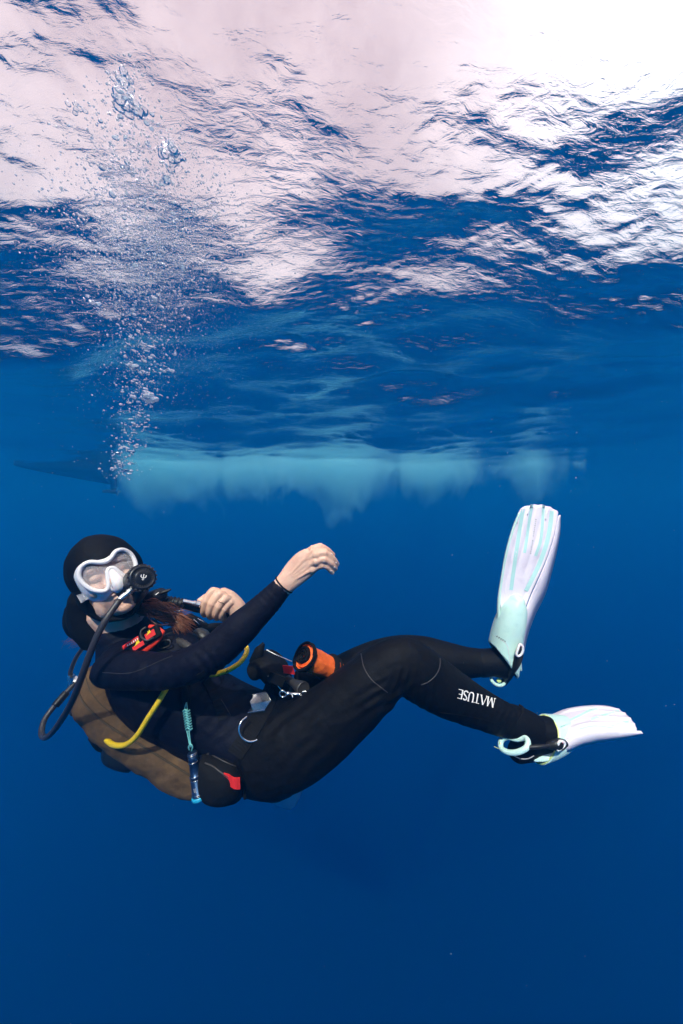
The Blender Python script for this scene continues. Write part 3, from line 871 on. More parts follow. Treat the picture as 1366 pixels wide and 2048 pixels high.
for k in range(20):
    a = 2 * math.pi * k / 20
    c = CASE.lerp(DISC, .45) + RA * .013 + (e1 * math.cos(a) + e2 * math.sin(a)) * .0352
    rad = (e1 * math.cos(a) + e2 * math.sin(a)); tg = RA.cross(rad)
    block(bm, c, (.0022, .0030, .010), (rad, tg, RA), .0008, 1)
for k in range(26):
    a = 2 * math.pi * k / 26; rad = (e1 * math.cos(a) + e2 * math.sin(a)); tg = RA.cross(rad)
    block(bm, FACE - RA * .0028 + rad * .0238, (.0026, .0011, .0014), (rad, (tg + rad * .5).normalized(), RA), .0004, 1)
part('cover_ribs', bm, M['greyplastic'], cov)
# trident emblem
bm = NB()
def stroke(pts, r): hose(bm, [FACE + RA * .0006 + e1 * x + e2 * y for x, y in pts], r, 4, 6)
stroke([(0, -.0085), (0, .0085)], .0010); stroke([(-.0062, .0060), (-.0058, .0005), (0, -.0022), (.0058, .0005), (.0062, .0060)], .0011)
stroke([(-.0030, -.0058), (.0030, -.0058)], .0009)
part('emblem', bm, M['white'], cov)
# swivel and hose
sw0, sw1 = P(263, 1181, -.015), P(239, 1200, -.04)
bm = NB(); ax = sw1 - sw0; Ls = ax.length
lathe(bm, sw0 - ax * .15, ax, [(0, .009), (Ls * .25, .009), (Ls * .26, .0105), (Ls * .42, .0105), (Ls * .44, .0075), (Ls * .6, .0075), (Ls * .62, .0092), (Ls * .95, .0092), (Ls * .97, .0082), (Ls * 1.15, .0082)], 12)
part('swivel', bm, M['steel'], reg, smooth=False)
H1 = [(240, 1199, -.04), (209, 1244, -.075), (186, 1292, -.085), (164, 1352, -.08), (146, 1399, -.05), (124, 1438, .0), (106, 1463, .05), (91, 1475, .09), (83, 1466, .12), (89, 1440, .15), (108, 1413, .18), (130, 1388, .21), (150, 1366, .24)]
bm = NB(); hose(bm, [P(*q) for q in H1], .0083, 8, 14); part('hose', bm, M['hose'], reg)
bm = NB(); hose(bm, [P(110, 1412, .183), P(121, 1399, .197), P(133, 1385, .215)], .0125, 5, 14); part('hose_protector', bm, M['rubber'], reg)
bm = NB(); hose(bm, [P(144, 1358, .23), P(141, 1345, .23), P(150, 1320, .22), (P(166, 1296, .2)), P(190, 1275, .2)], .0068, 8, 12); o = part('hose', bm, M['hose'], reg); o['label'] = 'thinner hose behind the shoulder'
bm = NB()
FS = P(160, 1372, .27)
lathe(bm, FS - CV(.03, -.02, 0), CV(.8, -.5, 0), [(0, .016), (.004, .022), (.03, .022), (.034, .018), (.055, .018), (.058, .012)], 20); part('first_stage', bm, M['steel'], reg, smooth=False)
bm = NB(); lathe(bm, P(143, 1350, .23), CV(-.1, -1, 0), [(0, .010), (.006, .0115), (.018, .0115), (.02, .008), (.03, .008)], 6); part('hose_fitting', bm, M['steel'], reg, smooth=False)

# ================================================================== TANK, BUOYANCY JACKET
tank = thing('air_tank', P(390, 1460, .33), 'grey air tank on the diver\'s back with its pale end below the hip', 'air tank')
ta, tb = P(205, 1385, .33), P(584, 1557, .33)
tax = (tb - ta); TL = tax.length
bm = NB(); lathe(bm, ta, tax, [(-.05, .02), (-.045, .035), (-.02, .065), (.02, .080), (.06, .086), (TL * .9, .086), (TL * .92, .086)], 40); part('cylinder', bm, M['tankpaint'], tank)
bm = NB(); lathe(bm, ta + tax * .86, tax, [(0, .0865), (.003, .0895), (TL * .14, .0895), (TL * .175, .086), (TL * .19, .074), (TL * .19, 0)], 40); part('tank_boot', bm, M['tank'], tank)
bm = NB(); lathe(bm, P(160, 1408, .30), CV(-.45, -1, .0), [(0, .012), (.006, .014), (.008, .021), (.036, .0225), (.040, .017), (.041, 0)], 10); part('valve_knob', bm, M['rubber'], tank, smooth=False)
bm = NB(); hose(bm, [ta - tax.normalized() * .04, P(175, 1385, .31), P(160, 1410, .30)], .014, 5, 12); part('valve', bm, M['steel'], tank)

bcd = thing('buoyancy_jacket', P(330, 1470, .2), 'brown winged buoyancy jacket with black harness worn by the diver', 'buoyancy jacket')
def build_wing():
    bm = NB()
    limb(bm, [(205, 1340, .17, 24, 56), (218, 1368, .17, 40, 80), (256, 1402, .17, 47, 92), (312, 1442, .17, 48, 96), (366, 1476, .17, 47, 96), (418, 1508, .17, 44, 92), (454, 1532, .17, 34, 76)], sub=6, seg=32, power=2.4)
    return remeshed('bladder', bm, .0055, 6, M['brown'], bcd)
wing = build_wing()
def crease_wing():
    me = wing.data
    for v in me.vertices:
        n1 = mnoise.noise(v.co * 18.0) * .006 + mnoise.noise(v.co * 44.0) * .0022
        v.co += v.normal * n1
    me.update()
crease_wing()
WING = bvh_of(wing)
seam([(158, 1372), (160, 1392), (178, 1418), (208, 1444), (240, 1466), (285, 1492), (330, 1520), (372, 1546), (400, 1565)], .0028, 'darkbrown', WING, wing, 'piping', .05)
seam([(170, 1350), (182, 1385), (214, 1420), (262, 1450), (320, 1488), (375, 1520)], .0016, 'darkbrown', WING, wing, 'stitching', .05)
def gear(name, secs, m='webbing', parent=None, power=2.0, voxel=None, **k):
    bm = NB(); limb(bm, secs, power=power, **k); return part(name, bm, M[m], parent or bcd)
# weight pocket on the near hip
bm = NB()
limb(bm, [(418, 1520, .03, 24, 40), (440, 1550, .01, 42, 44), (452, 1562, .01, 38, 40), (470, 1572, .03, 20, 30)], sub=6, seg=24, power=2.6)
pocket = remeshed('weight_pocket', bm, .004, 4, M['webbing'], bcd)
PK = bvh_of(pocket)
bm = NB(); limb(bm, [(402, 1530, .015, 2.5, 5), (412, 1512, .012, 3.5, 6), (424, 1498, .015, 3.5, 6), (436, 1488, .03, 2.5, 5)], seg=12, power=2.5); part('pocket_flap', bm, M['greyplastic'], pocket)
seam([(410, 1526), (426, 1533), (446, 1548), (468, 1562)], .0022, 'greyplastic', PK, pocket, 'piping', .0)
seam([(420, 1508), (446, 1522), (470, 1532), (492, 1536)], .0016, 'greyplastic', PK, pocket, 'piping', .0)
def tab(parent, corners, dd, m, thick=.003, loop=True):
    bm = NB(); cs = [P(x, y, d) for x, y, d in corners]
    n = (cs[1] - cs[0]).cross(cs[3] - cs[0]).normalized(); n = n if n.dot(FWD) < 0 else -n
    top, bot = [], []
    for i in range(7):
        u = i / 6; bulge = math.sin(max(0, u - .35) / .65 * math.pi) * .006 if loop else 0
        a, b = cs[0].lerp(cs[1], u), cs[3].lerp(cs[2], u)
        top.append([a + n * (thick + bulge), a.lerp(b, .5) + n * (thick + bulge), b + n * (thick + bulge)]); bot.append([a + n * bulge, a.lerp(b, .5) + n * bulge, b + n * bulge])
    strip_solid(bm, top, bot); return part('pull_tab', bm, M[m], parent, smooth=False)
tab(pocket, [(448, 1545, -.036), (480, 1554, -.034), (481, 1577, -.034), (448, 1566, -.038)], 0, 'red')['label'] = 'red webbing pull tab'
bm = NB(); hose(bm, [P(486, 1568, .0), P(489, 1584, .0), P(490, 1598, .0)], .0026, 4, 8, flat=1.8); part('strap_end', bm, M['webbing'], pocket)
# waist strap, buckle, ring
bm = NB()
ribbon(bm, SUIT, [(470, 1510), (492, 1478), (512, 1446), (530, 1412), (545, 1378), (556, 1350)], 17, .004, 6, .06, .003); part('waist_strap', bm, M['webbing'], bcd)
bm = NB(); ribbon(bm, SUIT, [(400, 1345), (420, 1375), (432, 1400), (446, 1440)], 9, .003, 6, .06, .002); part('chest_strap', bm, M['webbing'], bcd)
seam([(410, 1378), (430, 1385), (446, 1405), (462, 1432)], .0009, 'greyplastic'); seam([(455, 1340), (440, 1370), (425, 1398), (400, 1432)], .0013)
bq, bn = on(SUIT, 521, 1420, .010, .05)
w1 = CV(.70, -.62, -.1); w1 = (w1 - bn * w1.dot(bn)).normalized(); w2 = bn.cross(w1).normalized()
if w2.dot(UPV) < 0: w2 = -w2
bm = NB(); block(bm, bq, (.031, .022, .0026), (w1, w2, bn), .0012); buck = part('waist_buckle', bm, M['steel'], bcd)
bm = NB(); c = bq + w2 * .018 + bn * .016
block(bm, c + w1 * .004, (.028, .0012, .022), (w1, (w2 * .9 + bn * .25).normalized(), (bn * .9 - w2 * .25).normalized()), .001); part('buckle_lever', bm, M['steel'], buck)
bm = NB(); block(bm, bq - w1 * .024 + bn * .012 + w2 * .012, (.0012, .016, .013), (w1, w2, bn), .0008); part('buckle_plate', bm, M['steel'], buck)
bm = NB(); hose(bm, [P(494, 1433, .02), P(482, 1444, .005), P(478, 1460, -.004), (P(484, 1475, -.006)), P(498, 1483, -.004), P(513, 1480, .004), P(525, 1468, .015), P(526, 1460, .02)], .0028, 8, 10); part('d_ring', bm, M['steel'], bcd)
bm = NB(); hose(bm, [P(535, 1352, .12), P(547, 1360, .10), P(557, 1372, .09), P(566, 1386, .085)], .0022, 6, 8); part('d_ring', bm, M['steel'], bcd)
# pouches and straps at the far hip
bm = NB()
limb(bm, [(512, 1336, .22, 18, 34), (532, 1326, .22, 20, 40), (552, 1344, .21, 22, 42), (566, 1368, .21, 18, 36)], sub=6, seg=22, power=2.6)
pouch = remeshed('pocket', bm, .004, 3, M['webbing'], bcd)
bm = NB()
strip_solid(bm, [[P(498, 1322, .2), P(510, 1330, .2)], [P(510, 1296, .19), P(525, 1312, .19)], [P(526, 1284, .18), P(529, 1288, .18)]], [[P(499, 1324, .206), P(511, 1332, .206)], [P(511, 1298, .196), P(526, 1314, .196)], [P(527, 1285, .186), P(530, 1289, .186)]]); part('strap_end', bm, M['webbing'], bcd)
# shoulder harness on the far side
bm = NB()
limb(bm, [(440, 1256, .30, 8, 20), (412, 1264, .29, 13, 22), (398, 1282, .25, 15, 24), (386, 1310, .2, 14, 24)], sub=5, seg=14, power=3); part('shoulder_strap', bm, M['webbing'], bcd)
bm = NB(); limb(bm, [(396, 1268, .22, 12, 12), (406, 1276, .21, 14, 14), (402, 1290, .2, 13, 12)], sub=4, seg=12, power=3); part('strap_buckle', bm, M['greyplastic'], bcd)
bm = NB(); limb(bm, [(375, 1236, .28, 8, 14), (390, 1246, .28, 10, 16), (408, 1256, .28, 8, 14)], sub=4, seg=12, power=3); part('shoulder_strap', bm, M['webbing'], bcd)
for a, b in (((387, 1239, .25), (400, 1250, .25)), ((395, 1237, .25), (411, 1246, .25)), ((346, 1225, .25), (366, 1220, .25))):
    bm = NB(); hose(bm, [P(*a), P(*b)], .0020, 2, 8); part('buckle_bar', bm, M['steel'], bcd)
bm = NB(); limb(bm, [(262, 1296, .04, 10, 16), (300, 1306, .04, 12, 20), (336, 1308, .05, 12, 20), (372, 1306, .06, 10, 18)], sub=4, seg=14, power=3); part('shoulder_strap', bm, M['webbing'], bcd)
bm = NB(); limb(bm, [(371, 1376, .035, 7, 5), (373, 1395, .02, 9, 5), (374, 1412, .012, 6, 4)], sub=4, seg=12, power=3); part('shoulder_strap', bm, M['webbing'], bcd)
bm = NB(); limb(bm, [(222, 1500, .17, 14, 20), (236, 1505, .16, 18, 26), (260, 1513, .16, 18, 26), (270, 1515, .17, 13, 22)], sub=4, seg=16, power=3.5, cap='flat'); part('cam_band_buckle', bm, M['plastic'], bcd)
bm = NB(); limb(bm, [(196, 1466, .2, 8, 20), (212, 1482, .19, 11, 22), (226, 1492, .18, 9, 18)], sub=4, seg=12, power=3); part('cam_band', bm, M['webbing'], bcd)
# small steel fitting under the red tag
bm = NB(); hose(bm, [P(292, 1311, .03), P(303, 1309, .028), P(313, 1301, .03)], .0018, 4, 8); part('ring', bm, M['steel'], bcd)

# inflator held in the far hand
inf = thing('inflator_hose', P(360, 1205, .15), 'black corrugated inflator hose with steel end held in the diver\'s fist', 'inflator')
bm = NB(); pts = spline([[*P(300, 1200, .17)], [*P(325, 1202, .16)], [*P(350, 1205, .16)], [*P(372, 1209, .17)]], 12)
hose(bm, [Vector(p) for p in pts], .0195, 1, 18, r_fn=lambda t: .86 + .14 * math.sin(t * 62)); part('corrugated_hose', bm, M['rubber'], inf)
bm = NB(); limb(bm, [(296, 1206, .15, 14, 20), (306, 1198, .14, 17, 22), (318, 1190, .135, 13, 20)], sub=5, seg=18, power=2.6); flare = part('mount', bm, M['rubber'], inf)
bm = NB(); limb(bm, [(316, 1188, .13, 4, 8), (328, 1184, .128, 4.5, 8), (341, 1179, .13, 1.6, 3)], sub=5, seg=12); part('pull_tab', bm, M['rubber'], inf)
bm = NB(); FL = bvh_of(flare)
hose(bm, [on(FL, x, y, .0004, .11)[0] for x, y in ((311, 1190), (315, 1187), (320, 1184))], .0016, 3, 6); part('print', bm, M['white'], flare)
a, b = P(366, 1202, .15), P(402, 1210, .165); ax = b - a; L = ax.length
bm = NB(); lathe(bm, a, ax, [(0, .0075), (L * .55, .0075), (L * .56, .0105), (L * .66, .0105), (L * .67, .0082), (L * .75, .0115), (L * .95, .0115), (L, .008), (L * 1.6, .0075)], 12); part('connector', bm, M['steel'], inf, smooth=False)
bm = NB(); hose(bm, [P(372, 1211, .175), P(396, 1218, .18), P(425, 1222, .185), P(448, 1228, .19)], .0125, 6, 14); part('grip', bm, M['plastic'], inf)

# backup regulator on the chest with its yellow hose
octo = thing('backup_regulator', P(345, 1288, .08), 'black backup regulator lying on the chest, fed by a yellow hose', 'regulator')
OC = P(345, 1286, .085)
oa = CV(.35, .55, -.75).normalized()
bm = NB(); lathe(bm, OC - oa * .012, oa, [(0, .030), (.004, .034), (.018, .034), (.023, .030), (.026, .022), (.0275, 0)], 30); part('housing', bm, M['greyplastic'], octo)
bm = NB(); lathe(bm, OC + oa * .0135, oa, [(0, .0215), (.003, .0215), (.003, .018), (.0045, .016), (.0048, 0)], 26); part('cover', bm, M['plastic'], octo)
bm = NB(); hose(bm, [P(324, 1288, .035), P(334, 1284, .05), P(346, 1282, .07)], .010, 4, 14, flat=1.5); part('mouthpiece', bm, M['rubber'], octo)
bm = NB()
q = [P(317, 1286, .028), P(338, 1280, .03), P(339, 1291, .03), P(319, 1297, .028)]
hose(bm, q, .0018, 3, 8, closed=True); part('mouthpiece_rim', bm, M['greyplastic'], octo)
bm = NB(); hose(bm, [P(328, 1274, .045), P(331, 1275, .04)], .008, 2, 14); part('adjusting_knob', bm, M['greyplastic'], octo)
bm = NB(); hose(bm, [P(356, 1283, .07), P(368, 1288, .055), P(380, 1297, .04)], .0125, 5, 16, r_fn=lambda t: 1 - .12 * (math.sin(t * 22) > 0)); part('hose_joint', bm, M['greyplastic'], octo)
bm = NB()
Y1 = [(204, 1462, .06), (212, 1478, .02), (228, 1490, -.01), (252, 1489, -.03), (274, 1471, -.045), (296, 1436, -.05), (316, 1405, -.045), (334, 1375, -.02), (352, 1345, .03), (380, 1330, .06), (416, 1348, .045), (446, 1344, .03), (474, 1330, .025), (490, 1312, .04), (493, 1296, .06), (478, 1286, .09), (430, 1292, .10), (388, 1300, .07), (378, 1296, .045)]
hose(bm, [P(*q) for q in Y1], .0073, 8, 14); part('hose', bm, M['yellow'], octo)['label'] = 'bright yellow hose'

# red and black emblem tag with its ring clip
tg = thing('line_cutter', P(285, 1282, .04), 'red and black pouch with yellow emblem clipped on the diver\'s chest strap', 'cutter pouch')
a0, a1 = P(247, 1306, .005), P(318, 1260, .01)
ta1 = (a1 - a0).normalized(); tn = CV(-.1, .35, -1); tn = (tn - ta1 * tn.dot(ta1)).normalized(); tb2 = tn.cross(ta1).normalized()
if tb2.dot(UPV) < 0: tb2 = -tb2
LL = (a1 - a0).length
bm = NB(); block(bm, a0.lerp(a1, .5), (LL * .52, .0190, .0055), (ta1, tb2, tn), .004, 3); part('pouch', bm, M['webbing'], tg)
def plate(u0, u1, v0, v1, lift, m, name, skew=0.0):
    bm = NB(); c = a0 + ta1 * (LL * (u0 + u1) / 2) + tb2 * ((v0 + v1) / 2) + tn * (.0056 + lift)
    block(bm, c, (LL * (u1 - u0) / 2, (v1 - v0) / 2, .0007), ((ta1 + tb2 * skew).normalized(), tb2, tn), .0003, 1); return part(name, bm, M[m], tg)
plate(.06, .50, .0070, .0180, .0003, 'red', 'red_patch'); plate(.28, .58, -.0150, -.0020, .0003, 'red', 'red_patch'); plate(.66, .92, -.008, .010, .0003, 'red', 'red_patch')
bm = NB()
def tri(u, v, s, flip=1):
    b = [(0, 0), (1.5, .15), (1.25, 1.0), (.95, .55), (.8, .9), (.55, .35)]
    vs = [bm.verts.new(a0 + ta1 * (LL * u + x * s) + tb2 * (v + y * s * flip) + tn * .0074) for x, y in b]
    bm.faces.new(vs)
for q in ((.34, -.004, .013), (.70, .004, .011)):
    bm = NB(); tri(*q); ob = part('emblem', bm, M['yellowprint'], tg, smooth=False); s = ob.modifiers.new('thickness', 'SOLIDIFY'); s.thickness = .0006
bm = NB()
for i in range(6): block(bm, a0 + ta1 * (LL * (.20 + .055 * i)) + tb2 * .0105 + tn * .0068, (.0013, .0026, .0004), (ta1, tb2, tn), 0)
part('lettering', bm, M['white'], tg)
bm = NB(); block(bm, P(254, 1307, -.004), (.006, .003, .001), (ta1, tb2, tn), .0005, 1); part('end_tag', bm, M['yellowprint'], tg)
bm = NB(); limb(bm, [(278, 1308, .010, 6.5, 5), (296, 1294, .010, 7.5, 5), (313, 1279, .012, 7.5, 5), (324, 1263, .02, 6, 5)], sub=5, seg=12, power=3); part('clip_bar', bm, M['redorange'], tg)
bm = NB(); limb(bm, [(300, 1253, .02, 4, 4), (312, 1256, .018, 5, 5), (323, 1264, .02, 5, 5)], sub=4, seg=10); part('clip_head', bm, M['redorange'], tg)
bm = NB(); hose(bm, [P(292, 1254, .004), P(282, 1262, -.004), P(283, 1274, -.008), P(294, 1281, -.008), P(307, 1275, -.004)], .0024, 6, 8); part('ring', bm, M['greyplastic'], tg)

# dive torch hanging from a braided lanyard
tor = thing('dive_torch', P(390, 1550, -.02), 'slim dark blue dive torch hanging lens down from a turquoise braided lanyard', 'torch')
t0, t1 = P(384, 1504, -.02), P(398.5, 1594, -.03); ax = t1 - t0; L = ax.length
bm = NB(); lathe(bm, t0, ax, [(0, .011), (.002, .0125), (L * .06, .0125), (L * .065, .0118), (L * .08, .0118), (L * .085, .0128), (L * .20, .0130), (L * .205, .0122), (L * .50, .0132), (L * .505, .0150), (L * .56, .0150), (L * .565, .0142), (L * .60, .0142), (L * .605, .0152), (L * .88, .0165), (L * .885, .0175), (L * .93, .0178), (L * .95, .0170)], 28); bd = part('barrel', bm, M['blueal'], tor)
for f in (.02, .05, .20, .50, .58, .89, .92):
    c = t0 + ax * f; rr = .0126 + .0050 * f ** .8; a = ax.orthogonal().normalized(); b = ax.normalized().cross(a)
    bm = NB(); hose(bm, [c + a * rr * math.cos(q) + b * rr * math.sin(q) for q in np.linspace(0, 2 * math.pi, 20)[:-1]], .0007, 1, 6, closed=True); part('trim_ring', bm, M['steel'], bd)
bm = NB(); lathe(bm, t0 + ax * .945, ax, [(0, .0175), (.003, .0195), (.009, .0195), (.011, .017)], 28); part('head_ring', bm, M['cyan'], tor)
bm = NB(); lathe(bm, t0 + ax * .955, ax, [(.006, .0165), (.0095, .0160), (.010, 0)], 20); part('lens', bm, M['clearplastic'], tor)
bm = NB()
for i, w_ in enumerate((.0028, .0022)): block(bm, t0 + ax * .76 - FWD * .0158 + RGT * (.002 - .004 * i), (.0009, w_ * 2.2, .0004), (RGT, ax.normalized(), FWD), 0)
part('print', bm, M['greyprint'], tor)
bm = NB(); hose(bm, [P(379, 1500, -.02), P(377, 1494, -.024), P(381, 1489, -.026), P(385, 1494, -.024), P(383, 1502, -.02)], .0019, 6, 8); lan = part('lanyard', bm, M['cord'], tor)
for dx in (-2.2, 1.8): bm = NB(); hose(bm, [P(376 + dx, 1461, -.015), P(379 + dx * .7, 1480, -.02), P(381 + dx * .4, 1494, -.024)], .0017, 4, 8); part('cord', bm, M['cord'], lan)
for dx in (-2.4, 2.4): bm = NB(); hose(bm, [P(372 + dx, 1428, -.01), P(372 + dx, 1416, -.008), P(373, 1405, .0)], .0018, 4, 8); part('cord', bm, M['cord'], lan)
for i in range(8):
    cx, cyy = 372.5 + i * .75, 1421 + i * 5.2
    bm = NB(); hose(bm, [P(cx - 6, cyy + 1.5, -.010), P(cx - 2, cyy - 1.5, -.018), P(cx + 3, cyy + 2, -.018), P(cx + 6.5, cyy - .5, -.010), P(cx + 3, cyy + 3.5, -.004), P(cx - 3, cyy + 3, -.004)], .0022, 5, 8, closed=True); part('knot', bm, M['cord'], lan)

# rolled signal buoy on the lap
smb = thing('marker_buoy', P(632, 1325, .16), 'rolled up orange signal buoy with black edging lying in the diver\'s lap', 'signal buoy')
s0, s1 = P(609, 1312, .10), P(678, 1345, .20); sax = (s1 - s0).normalized(); SL = (s1 - s0).length
sa_ = sax.cross(UPV).normalized(); sb_ = sax.cross(sa_).normalized()
if sb_.dot(UPV) < 0: sb_ = -sb_
def roll_sheet(u0, u1, r0, r1, turns, start, thick, name, m, parent=smb, taper=.0, n=150):
    bm = NB(); top, bot = [], []
    for i in range(n + 1):
        t = i / n; th = start + t * turns * 2 * math.pi; rr = r0 + (r1 - r0) * t + .0012 * math.sin(th * 3.1)
        row, rob = [], []
        for k in range(9):
            v = k / 8; f = 1 - taper * v
            wob = .0016 * math.sin(v * 9 + th * 2) + .0010 * math.sin(v * 17 - th * 3 + 1)
            d = sa_ * math.cos(th) * 1.0 + sb_ * math.sin(th) * 1.06
            c = s0 + sax * (SL * (u0 + (u1 - u0) * v))
            row.append(c + d * ((rr + wob) * f)); rob.append(c + d * ((rr + wob) * f - thick))
        top.append(row); bot.append(rob)
    strip_solid(bm, top, bot); return part(name, bm, M[m], parent)
roll = roll_sheet(0, 1, .006, .0420, 5.0, .3, .003, 'roll', 'orange', taper=.2)
roll_sheet(-.06, .05, .0065, .0285, 2.6, .3, .0042, 'edging', 'webbing', roll, taper=.0)
roll_sheet(-.03, .06, .0412, .0442, 1.02, .3, .0048, 'edging', 'webbing', roll, taper=.0, n=60)
for u0, u1 in ((.62, .72), (.80, .845)):
    bm = NB(); rr = lambda u: .0445 * (1 - .2 * u)
    rings_c = []
    for th in np.linspace(0, 2 * math.pi, 33)[:-1]:
        d = sa_ * math.cos(th) + sb_ * math.sin(th) * 1.06
        rings_c.append(s0 + sax * (SL * (u0 + u1) / 2) + d * rr((u0 + u1) / 2))
    hose(bm, rings_c, .0016, 1, 10, closed=True, flat=SL * (u1 - u0) / 2 / .0016 * 1.0, up=None)
    part('band', bm, M['webbing'], smb)
bm = NB(); d0 = [s0 + sax * (SL * v) + (sa_ * math.cos(2.6) + sb_ * math.sin(2.6) * 1.06) * (.0438 * (1 - .2 * v)) for v in (0, .3, .6, .72)]
hose(bm, d0, .0025, 4, 8, flat=2.2); part('edging', bm, M['webbing'], smb)
tab(smb, [(567, 1330, .14), (586, 1332, .12), (590, 1348, .12), (569, 1345, .14)], 0, 'red', .004, False)
bm = NB(); limb(bm, [(596, 1352, .16, 10, 16), (620, 1362, .17, 14, 18), (644, 1366, .19, 10, 16)], sub=4, seg=14); part('pouch', bm, M['webbing'], smb)
bm = NB(); hose(bm, [P(533, 1299.5, .16), P(548, 1307.5, .15), P(565, 1315, .14), P(584, 1323, .12)], .0013, 5, 6); part('cord', bm, M['cream'], smb)

# small torch and bolt snap beside the buckle
stt = thing('backup_torch', P(595, 1372, .12), 'short grey torch with silver reflector tucked between buckle and orange roll', 'torch')
q0, q1 = P(576, 1358, .17), P(607, 1379, .095); ax = q1 - q0; L = ax.length
bm = NB(); lathe(bm, q0, ax, [(0, .012), (L * .45, .013), (L * .65, .017), (L * .92, .0225), (L, .0225), (L, .0205), (L * .97, .0195)], 26); part('barrel', bm, M['greyplastic'], stt)
bm = NB(); lathe(bm, q0 + ax * .93, ax, [(0, .019), (L * .02, .019), (L * .03, .008), (L * .005, 0)], 10); part('reflector', bm, M['steel'], stt, smooth=False)
snp = thing('bolt_snap', P(585, 1388, .08), 'steel bolt snap clip hanging beside the waist buckle', 'clip')
bm = NB()
a, b = P(572, 1387, .075), P(606, 1389, .07); lathe(bm, a, b - a, [(0, .0045), (.004, .0062), (.010, .0062), (.011, .0045), (.04, .0045), (.042, .0052), (.046, .0050)], 14); part('body', bm, M['steel'], snp)
bm = NB(); hose(bm, [P(572, 1386, .075), P(564, 1381, .075), P(559, 1387, .075), P(564, 1394, .075), P(573, 1391, .075)], .0024, 6, 8, closed=True); part('eye', bm, M['steel'], snp)
bm = NB(); hose(bm, [P(601, 1390, .07), P(608, 1392, .07), P(614, 1388, .07), P(612, 1383, .07), P(604, 1384, .07)], .0026, 6, 8); part('hook', bm, M['steel'], snp)
bm = NB(); hose(bm, [P(584, 1390, .066), P(586, 1396, .062)], .0022, 3, 8); part('thumb_stud', bm, M['steel'], snp)

# ================================================================== FINS
def fin_blade(fin, F, N, scallop, bow, nv=33):
    """blade between two edge lines F and N of (px, py, dd); grooved, slightly bowed sheet"""
    Fp = [Vector(q) for q in spline([[*P(*q)] for q in F], 8)]; Np = [Vector(q) for q in spline([[*P(*q)] for q in N], 8)]
    nu = len(Fp); top, bot = [], []
    for i in range(nu):
        row, rob = [], []
        u = i / (nu - 1)
        t = (Fp[min(i + 1, nu - 1)] - Fp[max(i - 1, 0)] + Np[min(i + 1, nu - 1)] - Np[max(i - 1, 0)]).normalized()
        n = t.cross(Np[i] - Fp[i]).normalized()
        if n.dot(FWD) > 0: n = -n
        for j in range(nv):
            v = j / (nv - 1)
            h = bow * math.sin(math.pi * v)
            g = 0
            for c, wv, u0 in ((.16, .05, .05), (.38, .045, .42), (.62, .045, .42), (.84, .05, .05)):
                g += math.exp(-((v - c) / wv) ** 2) * min(1, max(0, (u - u0) * 6)) * .0035
            ext = scallop * (math.sin(math.pi * v) ** .6 + .12 * abs(math.sin(v * math.pi * 4.5))) * max(0, (u - .75) / .25) ** 2
            p = Fp[i].lerp(Np[i], v) + n * (-h - g) + t * ext
            row.append(p); rob.append(p - n * .0045)
        top.append(row); bot.append(rob)
    bm = NB(); strip_solid(bm, top, bot)
    return part('blade', bm, M['pink'], fin)

def rail(fin, a, b, th, m='pink', name='rail'):
    A = [Vector(q) for q in spline([[*P(*q)] for q in a], 8)]; B = [Vector(q) for q in spline([[*P(*q)] for q in b], 8)]
    bm = NB(); rows, rob = [], []
    for i in range(len(A)):
        t = (A[min(i + 1, len(A) - 1)] - A[max(i - 1, 0)]).normalized(); n = t.cross(B[i] - A[i]).normalized()
        rows.append([A[i], A[i].lerp(B[i], .5) + n * th * .2, B[i]]); rob.append([A[i] + n * th, A[i].lerp(B[i], .5) + n * th * 1.1, B[i] + n * th])
    strip_solid(bm, rows, rob)
    o = part(name, bm, M[m], fin)
    return o

# ---- upright fin on the far foot
fin1 = thing('swim_fin', P(1015, 1335, .28), 'pale pink and mint fin standing upright on the far foot', 'fin', 'pair of pale fins on the diver\'s feet')
Lf = [(1002, 1222, .262), (1000, 1190, .266), (1005, 1150, .27), (1014, 1102, .275), (1026, 1058, .28), (1040, 1020, .285)]
Rf = [(1044, 1236, .245), (1058, 1196, .25), (1074, 1160, .255), (1094, 1114, .26), (1109, 1066, .265), (1116, 1027, .27)]
b1 = fin_blade(fin1, Lf, Rf, .026, .004); B1 = bvh_of(b1)
for pts, hw, m in (([(1046, 1018), (1040, 1056), (1033, 1100), (1026, 1150), (1022, 1180)], 3.6, 'mintdeep'), ([(1064, 1009), (1058, 1045), (1053, 1080), (1049, 1106)], 2.8, 'mintdeep'),
                   ([(1087, 1010), (1085, 1045), (1081, 1082), (1071, 1112)], 2.8, 'mintdeep'), ([(1104, 1022), (1099, 1060), (1091, 1094), (1075, 1136), (1052, 1182)], 4.2, 'mintdeep')):
    bm = NB(); ribbon(bm, B1, pts, hw, .0008, 6, .27, .001); part('rib', bm, M[m], fin1)
for pts in ([(1059, 1013), (1055, 1030)], [(1094, 1022), (1091, 1040)], [(1113, 1046), (1111, 1060)], [(1038, 1030), (1034, 1046)]):
    bm = NB(); hose(bm, [on(B1, x, y, .001, .27)[0] for x, y in pts], .0022, 4, 8); part('ridge', bm, M['silicone'], fin1)
bm = NB()
for k in range(16):
    yy = 1038 + k * 4.1 + (6 if k > 8 else 0); xx = 1072 - (yy - 1038) * .16
    ribbon(bm, B1, [(xx, yy), (xx - .4 + .5 * (k % 2), yy + 1.8)], .9 + .5 * (k % 3 == 0), .0007, 1, .27, .0004)
part('lettering', bm, M['greyprint'], b1)
